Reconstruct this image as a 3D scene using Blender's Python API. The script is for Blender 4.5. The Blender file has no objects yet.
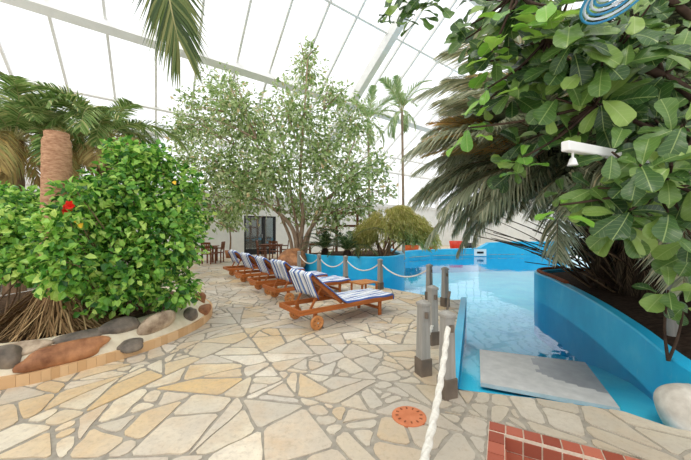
import bpy, bmesh, math, random
from mathutils import Vector, Matrix, Quaternion
random.seed(7)
S = bpy.context.scene
COL = S.collection
V = Vector
PI = math.pi

# ------------------------------------------------------------------ camera, sky, sun, exposure
cam = bpy.data.cameras.new('camera'); co = bpy.data.objects.new('camera', cam); COL.objects.link(co)
co.location = (0, 0, 1.5); co.rotation_euler = (PI/2, 0, 0)
cam.lens = 16.0; cam.sensor_width = 36; cam.clip_start = 0.05; cam.clip_end = 300
S.camera = co
w = bpy.data.worlds.new('overcast_sky'); S.world = w; w.use_nodes = True
bg = w.node_tree.nodes['Background']; bg.inputs[0].default_value = (0.97, 0.985, 1.0, 1); bg.inputs[1].default_value = 1.3
sl = bpy.data.lights.new('sun', 'SUN'); sl.energy = 1.15; sl.angle = math.radians(25); sl.color = (1.0, .95, .86)
so = bpy.data.objects.new('sun', sl); COL.objects.link(so)
so.rotation_euler = V((.30, .42, -1)).to_track_quat('-Z', 'Y').to_euler()
vs = S.view_settings; vs.view_transform = 'Standard'; vs.look = 'None'; vs.gamma = 1; vs.use_curve_mapping = False
vs.exposure = 0.18

# ------------------------------------------------------------------ helpers
F = 307.0
def at(x, y, Z):                       # a point seen at pixel (x, y) at distance Z
    return V(((x-345.5)/F*Z, Z, 1.5+(230-y)/F*Z))
class MB:
    def __init__(s): s.v=[]; s.f=[]; s.m=[]; s.uv=[]
    def face(s, pts, m=0, uv=None):
        n=len(s.v); s.v += [tuple(p) for p in pts]; s.f.append(tuple(range(n, n+len(pts)))); s.m.append(m); s.uv.append(uv)
    def grid(s, rows, m=0, uvs=None, closed=False):
        n=len(s.v); c=len(rows[0])
        for r in rows: s.v += [tuple(p) for p in r]
        for i in range(len(rows)-1):
            for j in range(c if closed else c-1):
                k=(j+1)%c
                s.f.append((n+i*c+j, n+i*c+k, n+(i+1)*c+k, n+(i+1)*c+j)); s.m.append(m)
                s.uv.append([uvs[i][j],uvs[i][k],uvs[i+1][k],uvs[i+1][j]] if uvs else None)
    def box(s, c, d, R=None, m=0, taper=1.0):
        x,y,z=[q/2 for q in d]; c=V(c); p=[]
        for (a,b,e) in ((-1,-1,-1),(1,-1,-1),(1,1,-1),(-1,1,-1),(-1,-1,1),(1,-1,1),(1,1,1),(-1,1,1)):
            t = taper if e>0 else 1
            q=V((a*x*t,b*y*t,e*z)); p.append(c+(R@q if R else q))
        n=len(s.v); s.v += [tuple(q) for q in p]
        for f in ((0,3,2,1),(4,5,6,7),(0,1,5,4),(1,2,6,5),(2,3,7,6),(3,0,4,7)):
            s.f.append(tuple(n+i for i in f)); s.m.append(m); s.uv.append(None)
    def bar(s, a, b, w, h, m=0, up=(0,0,1)):           # rectangular bar from a to b
        a=V(a); b=V(b); d=(b-a); L=d.length; d.normalize()
        u=V(up); sd=d.cross(u)
        if sd.length<1e-4: sd=d.cross(V((0,1,0)))
        sd.normalize(); u2=sd.cross(d)
        R=Matrix((d,sd,u2)).transposed()
        s.box((a+b)/2,(L,w,h),R,m)
    def tube(s, pts, rad, n=8, m=0, cap=True, mod=None):
        pts=[V(p) for p in pts]; rows=[]; N=len(pts)
        if not hasattr(rad,'__len__'): rad=[rad]*N
        ref=None
        for i,p in enumerate(pts):
            d=(pts[min(i+1,N-1)]-pts[max(i-1,0)]).normalized()
            if ref is None: ref=d.orthogonal().normalized()
            ref=(ref-d*ref.dot(d))
            ref = ref.normalized() if ref.length>1e-6 else d.orthogonal().normalized()
            b=d.cross(ref)
            rows.append([p+(ref*math.cos(2*PI*k/n)+b*math.sin(2*PI*k/n))*rad[i]*(mod(i,2*PI*k/n) if mod else 1) for k in range(n)])
        s.grid(rows,m,None,True)
        if cap: s.face(rows[0][::-1],m); s.face(rows[-1],m)
    def lathe(s, prof, n=20, m=0, c=(0,0,0)):
        c=V(c)
        s.grid([[c+V((r*math.cos(2*PI*k/n),r*math.sin(2*PI*k/n),z)) for k in range(n)] for r,z in prof],m,None,True)
    def prism(s, poly, z0, z1, m=0):
        s.face([(x,y,z1) for x,y in poly],m); s.face([(x,y,z0) for x,y in poly][::-1],m)
        for i in range(len(poly)):
            a=poly[i]; b=poly[(i+1)%len(poly)]
            s.face([(a[0],a[1],z0),(b[0],b[1],z0),(b[0],b[1],z1),(a[0],a[1],z1)],m)
    def mesh(s, name, mats, smooth=False):
        me=bpy.data.meshes.new(name); me.from_pydata(s.v,[],s.f)
        for mm in (mats if isinstance(mats,(list,tuple)) else [mats]): me.materials.append(mm)
        me.polygons.foreach_set('material_index',s.m)
        if any(u for u in s.uv):
            l=me.uv_layers.new(name='UVMap'); k=0
            for f,u in zip(s.f,s.uv):
                for i in range(len(f)):
                    if u: l.data[k].uv=u[i]
                    k+=1
        if smooth: me.polygons.foreach_set('use_smooth',[True]*len(me.polygons))
        me.update(); return me
    def build(s, name, mats, parent=None, smooth=False, loc=(0,0,0), rz=0):
        o=bpy.data.objects.new(name,s.mesh(name,mats,smooth)); COL.objects.link(o)
        o.location=loc; o.rotation_euler=(0,0,rz)
        if parent: o.parent=parent
        return o
def tag(o, label=None, cat=None, group=None, kind=None):
    if label: o['label']=label
    if cat: o['category']=cat
    if group: o['group']=group
    if kind: o['kind']=kind
    return o
def empty(name, loc, label, cat, group=None, rz=0):
    o=bpy.data.objects.new(name,None); COL.objects.link(o); o.location=loc; o.rotation_euler=(0,0,rz); o.empty_display_size=.1
    return tag(o,label,cat,group)
def copy_tree(o, parent=None):
    c=o.copy(); COL.objects.link(c); c.parent=parent
    for ch in list(o.children): copy_tree(ch,c)
    return c
def bevel(o, wd=.006, seg=2):
    m=o.modifiers.new('bevel','BEVEL'); m.width=wd; m.segments=seg; m.limit_method='ANGLE'; m.angle_limit=.6
    return o
def struct(o, label, cat='structure'): return tag(o,label,cat,None,'structure')
def catmull(P, n=8, closed=False):
    P=[V(p) for p in P]; out=[]; N=len(P)
    for i in range(N if closed else N-1):
        g=lambda k: P[k%N] if closed else P[max(0,min(N-1,k))]
        a,b,c,d=g(i-1),g(i),g(i+1),g(i+2)
        for k in range(n):
            t=k/n
            out.append(.5*((2*b)+(c-a)*t+(2*a-5*b+4*c-d)*t*t+(3*b-a-3*c+d)*t**3))
    if not closed: out.append(P[-1])
    return out

# ------------------------------------------------------------------ materials
def hexc(r,g,b):
    f=lambda c:(c/255/12.92 if c/255<=.04045 else ((c/255+.055)/1.055)**2.4)
    return (f(r),f(g),f(b),1)
class NT:
    def __init__(s,name):
        s.mat=bpy.data.materials.new(name); s.mat.use_nodes=True; s.t=s.mat.node_tree
        s.b=s.t.nodes['Principled BSDF']; s.out=s.t.nodes['Material Output']
    def n(s,ty,**k):
        q=s.t.nodes.new(ty)
        for a,v in k.items(): setattr(q,a,v)
        return q
    def l(s,a,b): s.t.links.new(a,b)
    def noise(s,scale,detail=4,coord='Object',stretch=None,rough=.6):
        tc=s.n('ShaderNodeTexCoord'); no=s.n('ShaderNodeTexNoise'); no.inputs['Scale'].default_value=scale; no.inputs['Detail'].default_value=detail; no.inputs['Roughness'].default_value=rough
        if stretch:
            mp=s.n('ShaderNodeMapping'); mp.inputs['Scale'].default_value=stretch
            s.l(tc.outputs[coord],mp.inputs[0]); s.l(mp.outputs[0],no.inputs['Vector'])
        else: s.l(tc.outputs[coord],no.inputs['Vector'])
        return no.outputs['Fac']
    def ramp(s,fac,stops):
        r=s.n('ShaderNodeValToRGB'); e=r.color_ramp.elements
        while len(e)<len(stops): e.new(.5)
        for k,(p,c) in enumerate(stops): e[k].position=p; e[k].color=c
        s.l(fac,r.inputs[0]); return r.outputs[0]
    def mix(s,fac,a,b,mode='MIX'):
        m=s.n('ShaderNodeMix',data_type='RGBA',blend_type=mode)
        if isinstance(fac,float): m.inputs[0].default_value=fac
        else: s.l(fac,m.inputs[0])
        for i,q in ((6,a),(7,b)):
            if isinstance(q,tuple): m.inputs[i].default_value=q
            else: s.l(q,m.inputs[i])
        return m.outputs[2]
    def bump(s,fac,strength=.3,dist=.01):
        b=s.n('ShaderNodeBump'); b.inputs['Strength'].default_value=strength; b.inputs['Distance'].default_value=dist
        s.l(fac,b.inputs['Height']); s.l(b.outputs[0],s.b.inputs['Normal'])
    def col(s,c,rough=.6,spec=.3):
        if isinstance(c,tuple): s.b.inputs['Base Color'].default_value=c
        else: s.l(c,s.b.inputs['Base Color'])
        s.b.inputs['Roughness'].default_value=rough; s.b.inputs['Specular IOR Level'].default_value=spec
        return s.mat
def mottled(name,a,b,scale=6,rough=.6,spec=.3,bump=0,dist=.01,stretch=None,detail=4):
    t=NT(name); f=t.noise(scale,detail,stretch=stretch); c=t.ramp(f,[(.3,a),(.7,b)])
    if bump: t.bump(f,bump,dist)
    return t.col(c,rough,spec)
def leafmat(name,stops,rough=.45,trans=.35,spec=.4):
    t=NT(name); g=t.n('ShaderNodeNewGeometry'); c=t.ramp(g.outputs['Random Per Island'],stops)
    t.col(c,rough,spec)
    tr=t.n('ShaderNodeBsdfTranslucent'); t.l(c,tr.inputs[0]); mx=t.n('ShaderNodeMixShader'); mx.inputs[0].default_value=trans
    t.l(t.b.outputs[0],mx.inputs[1]); t.l(tr.outputs[0],mx.inputs[2]); t.l(mx.outputs[0],t.out.inputs[0])
    return t.mat
M={}
def t_div(t,a,k):
    m=t.n('ShaderNodeMath',operation='DIVIDE'); t.l(a,m.inputs[0]); m.inputs[1].default_value=k; return m.outputs[0]
def stone_mat():
    t=NT('flagstone'); g=t.n('ShaderNodeNewGeometry'); r=g.outputs['Random Per Island']
    c=t.ramp(r,[(0,hexc(214,199,172)),(.18,hexc(234,222,198)),(.34,hexc(202,191,172)),(.5,hexc(240,230,212)),(.62,hexc(222,198,158)),(.74,hexc(212,206,196)),(.88,hexc(218,186,136)),(1,hexc(236,224,200))])
    n1=t.noise(2.6,5,rough=.65); c=t.mix(t.ramp(n1,[(.45,(0,0,0,1)),(.75,(.6,.6,.6,1))]),c,hexc(200,158,104))
    n2=t.noise(9,6,rough=.7); c=t.mix(t.ramp(n2,[(.4,(0,0,0,1)),(.8,(.5,.5,.5,1))]),c,hexc(172,160,146))
    n3=t.noise(.5,2); c=t.mix(t.ramp(n3,[(.42,(0,0,0,1)),(.6,(.6,.6,.6,1))]),c,hexc(186,180,172))
    n4=t.noise(24,5,rough=.75); geo=t.n('ShaderNodeTexCoord'); ds=t.n('ShaderNodeVectorMath',operation='DISTANCE'); t.l(geo.outputs['Object'],ds.inputs[0]); ds.inputs[1].default_value=(1.5,2.2,0)
    ad=t.n('ShaderNodeMath',operation='MULTIPLY_ADD'); t.l(n1,ad.inputs[0]); ad.inputs[1].default_value=1.8; t.l(ds.outputs['Value'],ad.inputs[2])
    c=t.mix(t.ramp(t_div(t,ad.outputs[0],3.6),[(.4,(.6,.6,.6,1)),(.85,(0,0,0,1))]),c,hexc(166,156,140))   # splash-worn grey stones round the pool corner
    c=t.mix(t.ramp(n4,[(.5,(0,0,0,1)),(.72,(.45,.45,.45,1))]),c,hexc(150,132,110))
    t.bump(n2,.35,.012); return t.col(c,.5,.35)
M['stone']=stone_mat()
M['mortar']=mottled('mortar',hexc(140,133,122),hexc(172,164,150),12,.85,.1,.3)
M['cream_mortar']=mottled('cream_mortar',hexc(214,200,172),hexc(232,222,198),8,.85,.1,.3)
M['white_wall']=mottled('white_plaster',hexc(226,227,224),hexc(236,236,232),3,.8,.1)
M['grey_wall']=mottled('weathered_boards',hexc(150,146,140),hexc(188,184,176),5,.85,.1,stretch=(8,8,.4))
M['white_paint']=mottled('white_painted_steel',hexc(226,224,220),hexc(238,237,234),2,.5,.3)
M['soil']=mottled('soil',hexc(60,46,36),hexc(104,84,66),14,.95,.05,.6,.03)
M['darksoil']=mottled('dark_soil',hexc(38,30,25),hexc(70,56,46),14,.95,.05,.6,.03)
def pool_mat():
    t=NT('pool_paint'); f=t.noise(1.6,5); c=t.ramp(f,[(.3,hexc(26,168,216)),(.6,hexc(48,184,226)),(.85,hexc(104,204,232))])
    f2=t.noise(5,6,rough=.75,stretch=(1,1,.35)); c=t.mix(t.ramp(f2,[(.62,(0,0,0,1)),(.8,(.5,.5,.5,1))]),c,hexc(140,200,226))
    return t.col(c,.4,.4)
M['pool']=pool_mat()
M['poolfloor']=mottled('pool_floor_paint',hexc(44,198,232),hexc(110,226,244),1.1,.5,.3)
def water_mat():
    t=NT('water'); t.t.nodes.remove(t.b)
    tr=t.n('ShaderNodeBsdfTransparent'); tr.inputs[0].default_value=(.78,.965,1.0,1)
    gl=t.n('ShaderNodeBsdfGlossy'); gl.inputs['Roughness'].default_value=.015; gl.inputs[0].default_value=(1,1,1,1)
    tc=t.n('ShaderNodeTexCoord'); no=t.n('ShaderNodeTexNoise'); no.inputs['Scale'].default_value=1.8; no.inputs['Detail'].default_value=2
    t.l(tc.outputs['Object'],no.inputs['Vector'])
    b=t.n('ShaderNodeBump'); b.inputs['Strength'].default_value=.10; b.inputs['Distance'].default_value=.06
    t.l(no.outputs['Fac'],b.inputs['Height']); t.l(b.outputs[0],gl.inputs['Normal'])
    fr=t.n('ShaderNodeFresnel'); fr.inputs['IOR'].default_value=1.33; t.l(b.outputs[0],fr.inputs['Normal'])
    mx=t.n('ShaderNodeMixShader'); t.l(fr.outputs[0],mx.inputs[0]); t.l(tr.outputs[0],mx.inputs[1]); t.l(gl.outputs[0],mx.inputs[2])
    t.l(mx.outputs[0],t.out.inputs[0]); return t.mat
M['water']=water_mat()
def glass_mat(name,tint,gloss=.06):
    t=NT(name); t.t.nodes.remove(t.b)
    tr=t.n('ShaderNodeBsdfTransparent'); tr.inputs[0].default_value=tint
    gl=t.n('ShaderNodeBsdfGlossy'); gl.inputs['Roughness'].default_value=.05
    mx=t.n('ShaderNodeMixShader'); mx.inputs[0].default_value=gloss
    t.l(tr.outputs[0],mx.inputs[1]); t.l(gl.outputs[0],mx.inputs[2]); t.l(mx.outputs[0],t.out.inputs[0]); return t.mat
M['glass']=glass_mat('roof_glass',(.95,.955,.95,1),.02)
M['doorglass']=glass_mat('door_glass',(.55,.6,.58,1),.25)
def wood(name,a,b,rough=.45,sc=(2,30,30)):
    return mottled(name,a,b,1.6,rough,.35,.12,.004,sc,6)
M['teak']=wood('oiled_teak',hexc(150,78,32),hexc(196,116,56))
M['teak_light']=wood('light_teak',hexc(186,116,62),hexc(214,150,92))
M['dark_wood']=wood('dark_wood',hexc(96,52,30),hexc(140,84,52))
M['bark']=mottled('bark',hexc(104,82,64),hexc(160,132,106),5,.85,.1,.5,.03,(3,3,.8))
M['pale_bark']=mottled('pale_bark',hexc(140,116,96),hexc(188,164,140),5,.85,.1,.4,.03,(3,3,.8))
M['dark_bark']=mottled('dark_bark',hexc(44,34,28),hexc(82,66,54),6,.9,.1,.5,.03)
M['coir']=mottled('fibrous_trunk',hexc(150,108,82),hexc(206,164,130),16,.95,.05,.8,.02,(1,1,3),7)
M['straw']=leafmat('root_fibre',[(0,hexc(92,70,46)),(.5,hexc(140,112,78)),(1,hexc(186,158,116))],.9,.05,.05)
M['rope']=mottled('white_rope',hexc(206,200,188),hexc(232,228,218),30,.8,.1)
M['post']=mottled('grey_painted_post',hexc(140,137,130),hexc(166,162,154),4,.55,.3,stretch=(6,6,.6))
M['shoe']=mottled('brown_metal_shoe',hexc(92,82,72),hexc(122,108,94),6,.5,.4)
M['rust']=mottled('terracotta_cover',hexc(184,106,70),hexc(206,130,92),9,.7,.2)
M['rust_dark']=mottled('cover_slots',hexc(120,70,48),hexc(140,84,58),9,.8,.1)
M['mat']=mottled('grey_mat',hexc(176,176,174),hexc(200,199,196),7,.6,.2,.2,.002,(1,1,1),6)
M['matwet']=mottled('grey_mat_wet',hexc(128,130,134),hexc(146,148,151),7,.3,.4,.2,.002)
M['redtile']=leafmat('red_tile',[(0,hexc(136,66,50)),(.5,hexc(168,90,70)),(1,hexc(190,114,92))],.4,0,.4)
M['grout']=mottled('grout',hexc(196,180,160),hexc(222,210,192),20,.85,.1)
M['tantile']=leafmat('tan_tile',[(0,hexc(206,164,118)),(.5,hexc(218,178,132)),(1,hexc(228,192,148))],.6,0,.3)
M['rock_brown']=mottled('brown_rock',hexc(104,60,38),hexc(200,142,98),4.5,.6,.3,.5,.03,None,6)
M['rock_grey']=mottled('grey_rock',hexc(72,68,64),hexc(150,136,120),5,.6,.3,.5,.03,None,6)
M['rock_tan']=mottled('tan_rock',hexc(126,104,86),hexc(214,194,168),7,.75,.2,.6,.03,None,6)
M['rock_white']=mottled('pale_rock',hexc(176,168,156),hexc(222,216,204),6,.75,.2,.5,.02,None,6)
M['red']=mottled('red_plastic',hexc(214,52,30),hexc(230,70,44),4,.4,.4)
M['black']=mottled('black_plastic',hexc(28,28,30),hexc(44,44,46),4,.5,.4)
M['orange']=mottled('orange_terracotta',hexc(196,88,44),hexc(220,112,64),5,.7,.2)
M['pot']=mottled('brown_clay_pot',hexc(130,84,56),hexc(170,118,82),5,.7,.2)
M['chrome']=NT('chrome'); M['chrome'].b.inputs['Metallic'].default_value=1; M['chrome']=M['chrome'].col((.6,.6,.6,1),.25)
M['bluewire']=mottled('blue_ring',hexc(30,120,170),hexc(70,160,200),6,.4,.4)
M['whitewire']=mottled('pale_ring',hexc(200,214,222),hexc(226,234,238),6,.4,.4)
M['sign']=mottled('white_plastic',hexc(232,234,236),hexc(240,240,240),4,.5,.3)
def towel_mat(name,stops):
    t=NT(name); uv=t.n('ShaderNodeUVMap'); sx=t.n('ShaderNodeSeparateXYZ'); t.l(uv.outputs[0],sx.inputs[0])
    r=t.n('ShaderNodeValToRGB'); r.color_ramp.interpolation='CONSTANT'; e=r.color_ramp.elements
    while len(e)<len(stops): e.new(.5)
    for k,(p,c) in enumerate(stops): e[k].position=p; e[k].color=c
    t.l(sx.outputs[0],r.inputs[0]); f=t.noise(90,2); t.bump(f,.4,.004)
    return t.col(r.outputs[0],.9,.05)
Wt=hexc(236,238,242); B1=hexc(84,110,172); B2=hexc(134,162,208); B3=hexc(58,76,136); G1=hexc(176,186,200)
M['towel']=towel_mat('striped_towel',[(0,B1),(.05,Wt),(.13,B2),(.17,Wt),(.22,B1),(.30,Wt),(.34,G1),(.38,Wt),(.47,B1),(.5,B2),(.54,Wt),(.63,G1),(.67,Wt),(.72,B1),(.80,Wt),(.85,B2),(.89,Wt),(.95,B3)])
# leaves
M['hib']=leafmat('hibiscus_leaf',[(0,hexc(42,94,36)),(.3,hexc(90,150,56)),(.6,hexc(146,200,82)),(1,hexc(206,230,120))],.35,.35,.5)
M['hib_dark']=leafmat('hibiscus_lower_leaf',[(0,hexc(26,66,24)),(.6,hexc(52,104,34)),(1,hexc(96,150,52))],.35,.3,.5)
M['fic']=leafmat('ficus_leaf',[(0,hexc(104,130,72)),(.3,hexc(146,172,102)),(.6,hexc(178,198,134)),(.9,hexc(206,216,170)),(1,hexc(222,196,150))],.4,.45,.4)
M['willow']=leafmat('willow_leaf',[(0,hexc(160,164,84)),(.5,hexc(196,190,110)),(1,hexc(220,208,144))],.6,.5,.2)
M['cycad']=leafmat('cycad_leaf',[(0,hexc(40,66,36)),(.6,hexc(76,104,58)),(1,hexc(128,146,96))],.4,.25,.4)
M['palm']=leafmat('palm_leaf',[(0,hexc(84,116,58)),(.4,hexc(128,158,84)),(.8,hexc(170,190,120)),(1,hexc(206,196,132))],.45,.35,.3)
M['palm_dry']=leafmat('dry_palm_leaf',[(0,hexc(150,128,82)),(.4,hexc(196,170,112)),(.8,hexc(170,174,112)),(1,hexc(222,180,104))],.6,.3,.2)
M['palm_tan']=leafmat('tan_palm_leaf',[(0,hexc(160,140,90)),(.4,hexc(204,178,112)),(.75,hexc(226,168,84)),(1,hexc(236,206,150))],.55,.45,.2)
M['palm_grey']=leafmat('grey_green_palm_leaf',[(0,hexc(116,126,96)),(.4,hexc(168,174,142)),(.8,hexc(206,206,176)),(1,hexc(232,216,176))],.4,.5,.35)
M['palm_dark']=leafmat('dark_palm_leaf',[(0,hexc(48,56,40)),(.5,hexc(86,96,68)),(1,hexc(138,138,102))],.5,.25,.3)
M['palm_near']=leafmat('near_palm_leaf',[(0,hexc(58,78,40)),(.5,hexc(96,118,62)),(1,hexc(150,152,94))],.4,.35,.4)
M['palm_light']=leafmat('light_palm_leaf',[(0,hexc(128,158,96)),(.5,hexc(172,194,134)),(1,hexc(206,216,168))],.45,.4,.3)
M['rachis']=mottled('frond_stem',hexc(140,140,88),hexc(182,174,124),6,.6,.2)
M['rachis_brown']=mottled('brown_frond_stem',hexc(84,66,48),hexc(130,106,78),6,.7,.2)
M['dead']=leafmat('dead_frond',[(0,hexc(40,33,27)),(.6,hexc(74,62,48)),(1,hexc(124,106,82))],.8,.05,.1)
def fig_mat(nm='fiddle_leaf',stops=None):
    t=NT(nm); g=t.n('ShaderNodeNewGeometry')
    c=t.ramp(g.outputs['Random Per Island'],stops or [(0,hexc(40,70,32)),(.35,hexc(68,102,48)),(.7,hexc(100,134,62)),(1,hexc(156,184,92))])
    uv=t.n('ShaderNodeUVMap'); sx=t.n('ShaderNodeSeparateXYZ'); t.l(uv.outputs[0],sx.inputs[0])
    def mth(op,a,b=None):
        m=t.n('ShaderNodeMath',operation=op)
        for i,q in enumerate((a,b)):
            if q is None: continue
            if isinstance(q,(int,float)): m.inputs[i].default_value=q
            else: t.l(q,m.inputs[i])
        return m.outputs[0]
    ax=mth('ABSOLUTE',mth('SUBTRACT',sx.outputs[0],.5))
    mid=mth('LESS_THAN',ax,.022)
    ph=mth('FRACT',mth('MULTIPLY',mth('SUBTRACT',sx.outputs[1],mth('MULTIPLY',ax,.42)),7.5))
    vein=mth('LESS_THAN',ph,.085)
    v=mth('MULTIPLY',mth('MAXIMUM',mid,mth('MULTIPLY',vein,.5)),.5)
    c2=t.mix(v,c,hexc(186,204,126))
    t.col(c2,.33,.5)
    tr=t.n('ShaderNodeBsdfTranslucent'); t.l(c2,tr.inputs[0]); mx=t.n('ShaderNodeMixShader'); mx.inputs[0].default_value=.3
    t.l(t.b.outputs[0],mx.inputs[1]); t.l(tr.outputs[0],mx.inputs[2]); t.l(mx.outputs[0],t.out.inputs[0])
    return t.mat
M['fig']=fig_mat()
M['fig_young']=fig_mat('young_fiddle_leaf',[(0,hexc(96,148,48)),(.5,hexc(132,184,64)),(1,hexc(172,212,92))])
M['flower']=mottled('red_petal',hexc(214,30,22),hexc(238,58,40),6,.5,.2)
M['yellowleaf']=mottled('yellow_leaf',hexc(222,176,40),hexc(236,196,70),6,.5,.2)

# ------------------------------------------------------------------ the ground: deck outline, pool outline
WL=-0.13                                                  # water level
near_edge=[(2.75,2.2),(2.48,2.34),(2.30,2.56),(1.7,2.75),(1.06,2.90)]
left_edge=[(2.62,6.65),(2.30,6.62),(2.03,6.88),(1.06,7.98),(.16,9.02),(-.64,9.68),(-1.42,10.9),(-1.72,11.9)]
isl_back=[(-1.5,13.0),(-.5,14.1),(1,14.7),(2.3,15.0)]
far_edge=[(3.4,16.8),(5,18),(8.3,18.9),(13.8,19.1)]
wall_y=lambda x:18.4+.768*(x+5.7)
deck=[(-17,-1.5),(4.2,-1.5),(4.2,2.1)]+near_edge+left_edge+isl_back+far_edge+[(13.8,wall_y(13.8)),(-17,wall_y(-17))]
bath_o=V((1.126,2.41)); bath_u=V((.89,-.455)).normalized(); bath_v=V((-.455,-.89)).normalized()   # red tile foot bath
BW,BD=1.5,1.0
def make_deck():
    bm=bmesh.new(); vs_=[bm.verts.new((x,y,0)) for x,y in deck]; bm.faces.new(vs_)
    rnd=random.Random(11); todo=list(bm.faces); done=[]
    while todo:
        f=todo.pop(); c=f.calc_center_median(); a=f.calc_area()
        tgt=rnd.choice([.022,.05,.08,.12,.17,.22])*(1.0 if c.y<9 else 2.0)
        if a<tgt or a<.02: done.append(f); continue
        ps=[v.co.copy() for v in f.verts]; best=(0,V((1,0,0)))
        for i in range(len(ps)):
            for j in range(i):
                d=ps[i]-ps[j]
                if d.length>best[0]: best=(d.length,d.normalized())
        ang=rnd.gauss(0,.55); n=Matrix.Rotation(ang,3,'Z')@best[1]
        cc=V((sum(p.x for p in ps),sum(p.y for p in ps),0))/len(ps)
        cc=cc+best[1]*best[0]*rnd.uniform(-.14,.14)
        if best[0]>6: 
            cc=(ps[0]+ps[1])/2 if False else cc
        r=bmesh.ops.bisect_plane(bm,geom=[f]+list(f.edges)+list(f.verts),plane_co=cc,plane_no=n,dist=1e-5)
        nf=[q for q in r['geom'] if isinstance(q,bmesh.types.BMFace)]
        if len(nf)<2: done.append(f)
        else: todo+=nf
    # cut the foot bath out of the stones
    def cut_bath(faces):
        for (p,n) in ((bath_o,-bath_u),(bath_o,-bath_v),(bath_o+bath_u*BW,bath_u),(bath_o+bath_v*BD,bath_v)):
            fs=[q for q in bm.faces if any(-.6<(v.co.xy-bath_o).dot(bath_u)<BW+.6 and -.6<(v.co.xy-bath_o).dot(bath_v)<BD+.6 for v in q.verts)] if faces else list(bm.faces)
            g=fs+list({e for q in fs for e in q.edges})+list({v for q in fs for v in q.verts})
            bmesh.ops.bisect_plane(bm,geom=g,plane_co=(p.x,p.y,0),plane_no=(n.x,n.y,0),dist=1e-5)
        kill=[]
        for q in bm.faces:
            c=q.calc_center_median().xy-bath_o
            if 0<c.dot(bath_u)<BW and 0<c.dot(bath_v)<BD: kill.append(q)
        bmesh.ops.delete(bm,geom=kill,context='FACES')
    cut_bath(True)
    mb=MB(); rnd=random.Random(3)
    for f in bm.faces:
        ps=[v.co.copy() for v in f.verts]
        # drop near-collinear vertices
        q=[]
        for i,p in enumerate(ps):
            a=(p-ps[i-1]); b=(ps[(i+1)%len(ps)]-p)
            if a.length<1e-4: continue
            if b.length>1e-4 and a.normalized().dot(b.normalized())<.999: q.append(p)
        if len(q)<3: continue
        cx=sum((p for p in q),V((0,0,0)))/len(q)
        g=rnd.uniform(.008,.019)
        # inset along bisectors
        ins=[]; N=len(q)
        area=sum(q[i].x*q[(i+1)%N].y-q[(i+1)%N].x*q[i].y for i in range(N))
        if area<0: q.reverse()
        for i in range(N):
            e1=(q[i]-q[i-1]).normalized(); e2=(q[(i+1)%N]-q[i]).normalized()
            n1=V((-e1.y,e1.x,0)); n2=V((-e2.y,e2.x,0)); bs=(n1+n2)
            if bs.length<.2: bs=n1
            bs.normalize(); k=g/max(.45,bs.dot(n1)); ins.append(q[i]+bs*k)
        # soften the corners
        sm=[]
        for i in range(N):
            a,b=ins[i],ins[(i+1)%N]; L=(b-a).length; c=min(.3,.03/max(L,.01))
            sm.append(a.lerp(b,c))
            for tt in ((.35,.65) if L>.3 else (.5,) if L>.12 else ()): sm.append(a.lerp(b,tt)+V((rnd.uniform(-.009,.009),rnd.uniform(-.009,.009),0)))
            sm.append(a.lerp(b,1-c))
        h=rnd.uniform(-.002,.002)
        top=[V((p.x,p.y,h)) for p in sm]; n0=len(mb.v); n=len(top)
        mb.v+= [tuple(p) for p in top]+[(p.x,p.y,-.02) for p in top]
        mb.f.append(tuple(range(n0,n0+n))); mb.m.append(0); mb.uv.append(None)
        for i in range(n):
            j=(i+1)%n; mb.f.append((n0+i,n0+n+i,n0+n+j,n0+j)); mb.m.append(0); mb.uv.append(None)
    o=mb.build('floor',M['stone']); struct(o,'crazy paving deck of cream, tan and grey flagstones','floor')
    bm.free()
    # mortar bed under and between the stones
    bm=bmesh.new(); bm.faces.new([bm.verts.new((x,y,-.007)) for x,y in deck]); bmesh.ops.triangulate(bm,faces=list(bm.faces))
    cut_bath_plane=[(bath_o,-bath_u),(bath_o,-bath_v),(bath_o+bath_u*BW,bath_u),(bath_o+bath_v*BD,bath_v)]
    for (p,n) in cut_bath_plane:
        bmesh.ops.bisect_plane(bm,geom=list(bm.faces)+list(bm.edges)+list(bm.verts),plane_co=(p.x,p.y,0),plane_no=(n.x,n.y,0),dist=1e-5)
    kill=[q for q in bm.faces if 0<(q.calc_center_median().xy-bath_o).dot(bath_u)<BW and 0<(q.calc_center_median().xy-bath_o).dot(bath_v)<BD]
    bmesh.ops.delete(bm,geom=kill,context='FACES'); bmesh.ops.triangulate(bm,faces=list(bm.faces))
    me=bpy.data.meshes.new('floor_mortar'); bm.to_mesh(me); bm.free(); me.materials.append(M['mortar'])
    o=bpy.data.objects.new('floor_mortar',me); COL.objects.link(o); struct(o,'grey mortar joints between the flagstones','mortar')
make_deck()

# ------------------------------------------------------------------ pool basin, islands, water
island=catmull([(-1.74,11.9,0),(-1.0,11.0,0),(0,10.5,0),(.8,10.3,0),(1.5,10.45,0),(2.05,11.1,0),(2.3,12.1,0),(2.25,13.4,0),(2.3,15.0,0)],6)
isl_ring=[(p.x,p.y) for p in island]+[(1,14.7),(-.5,14.1),(-1.5,13.0)]
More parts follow.
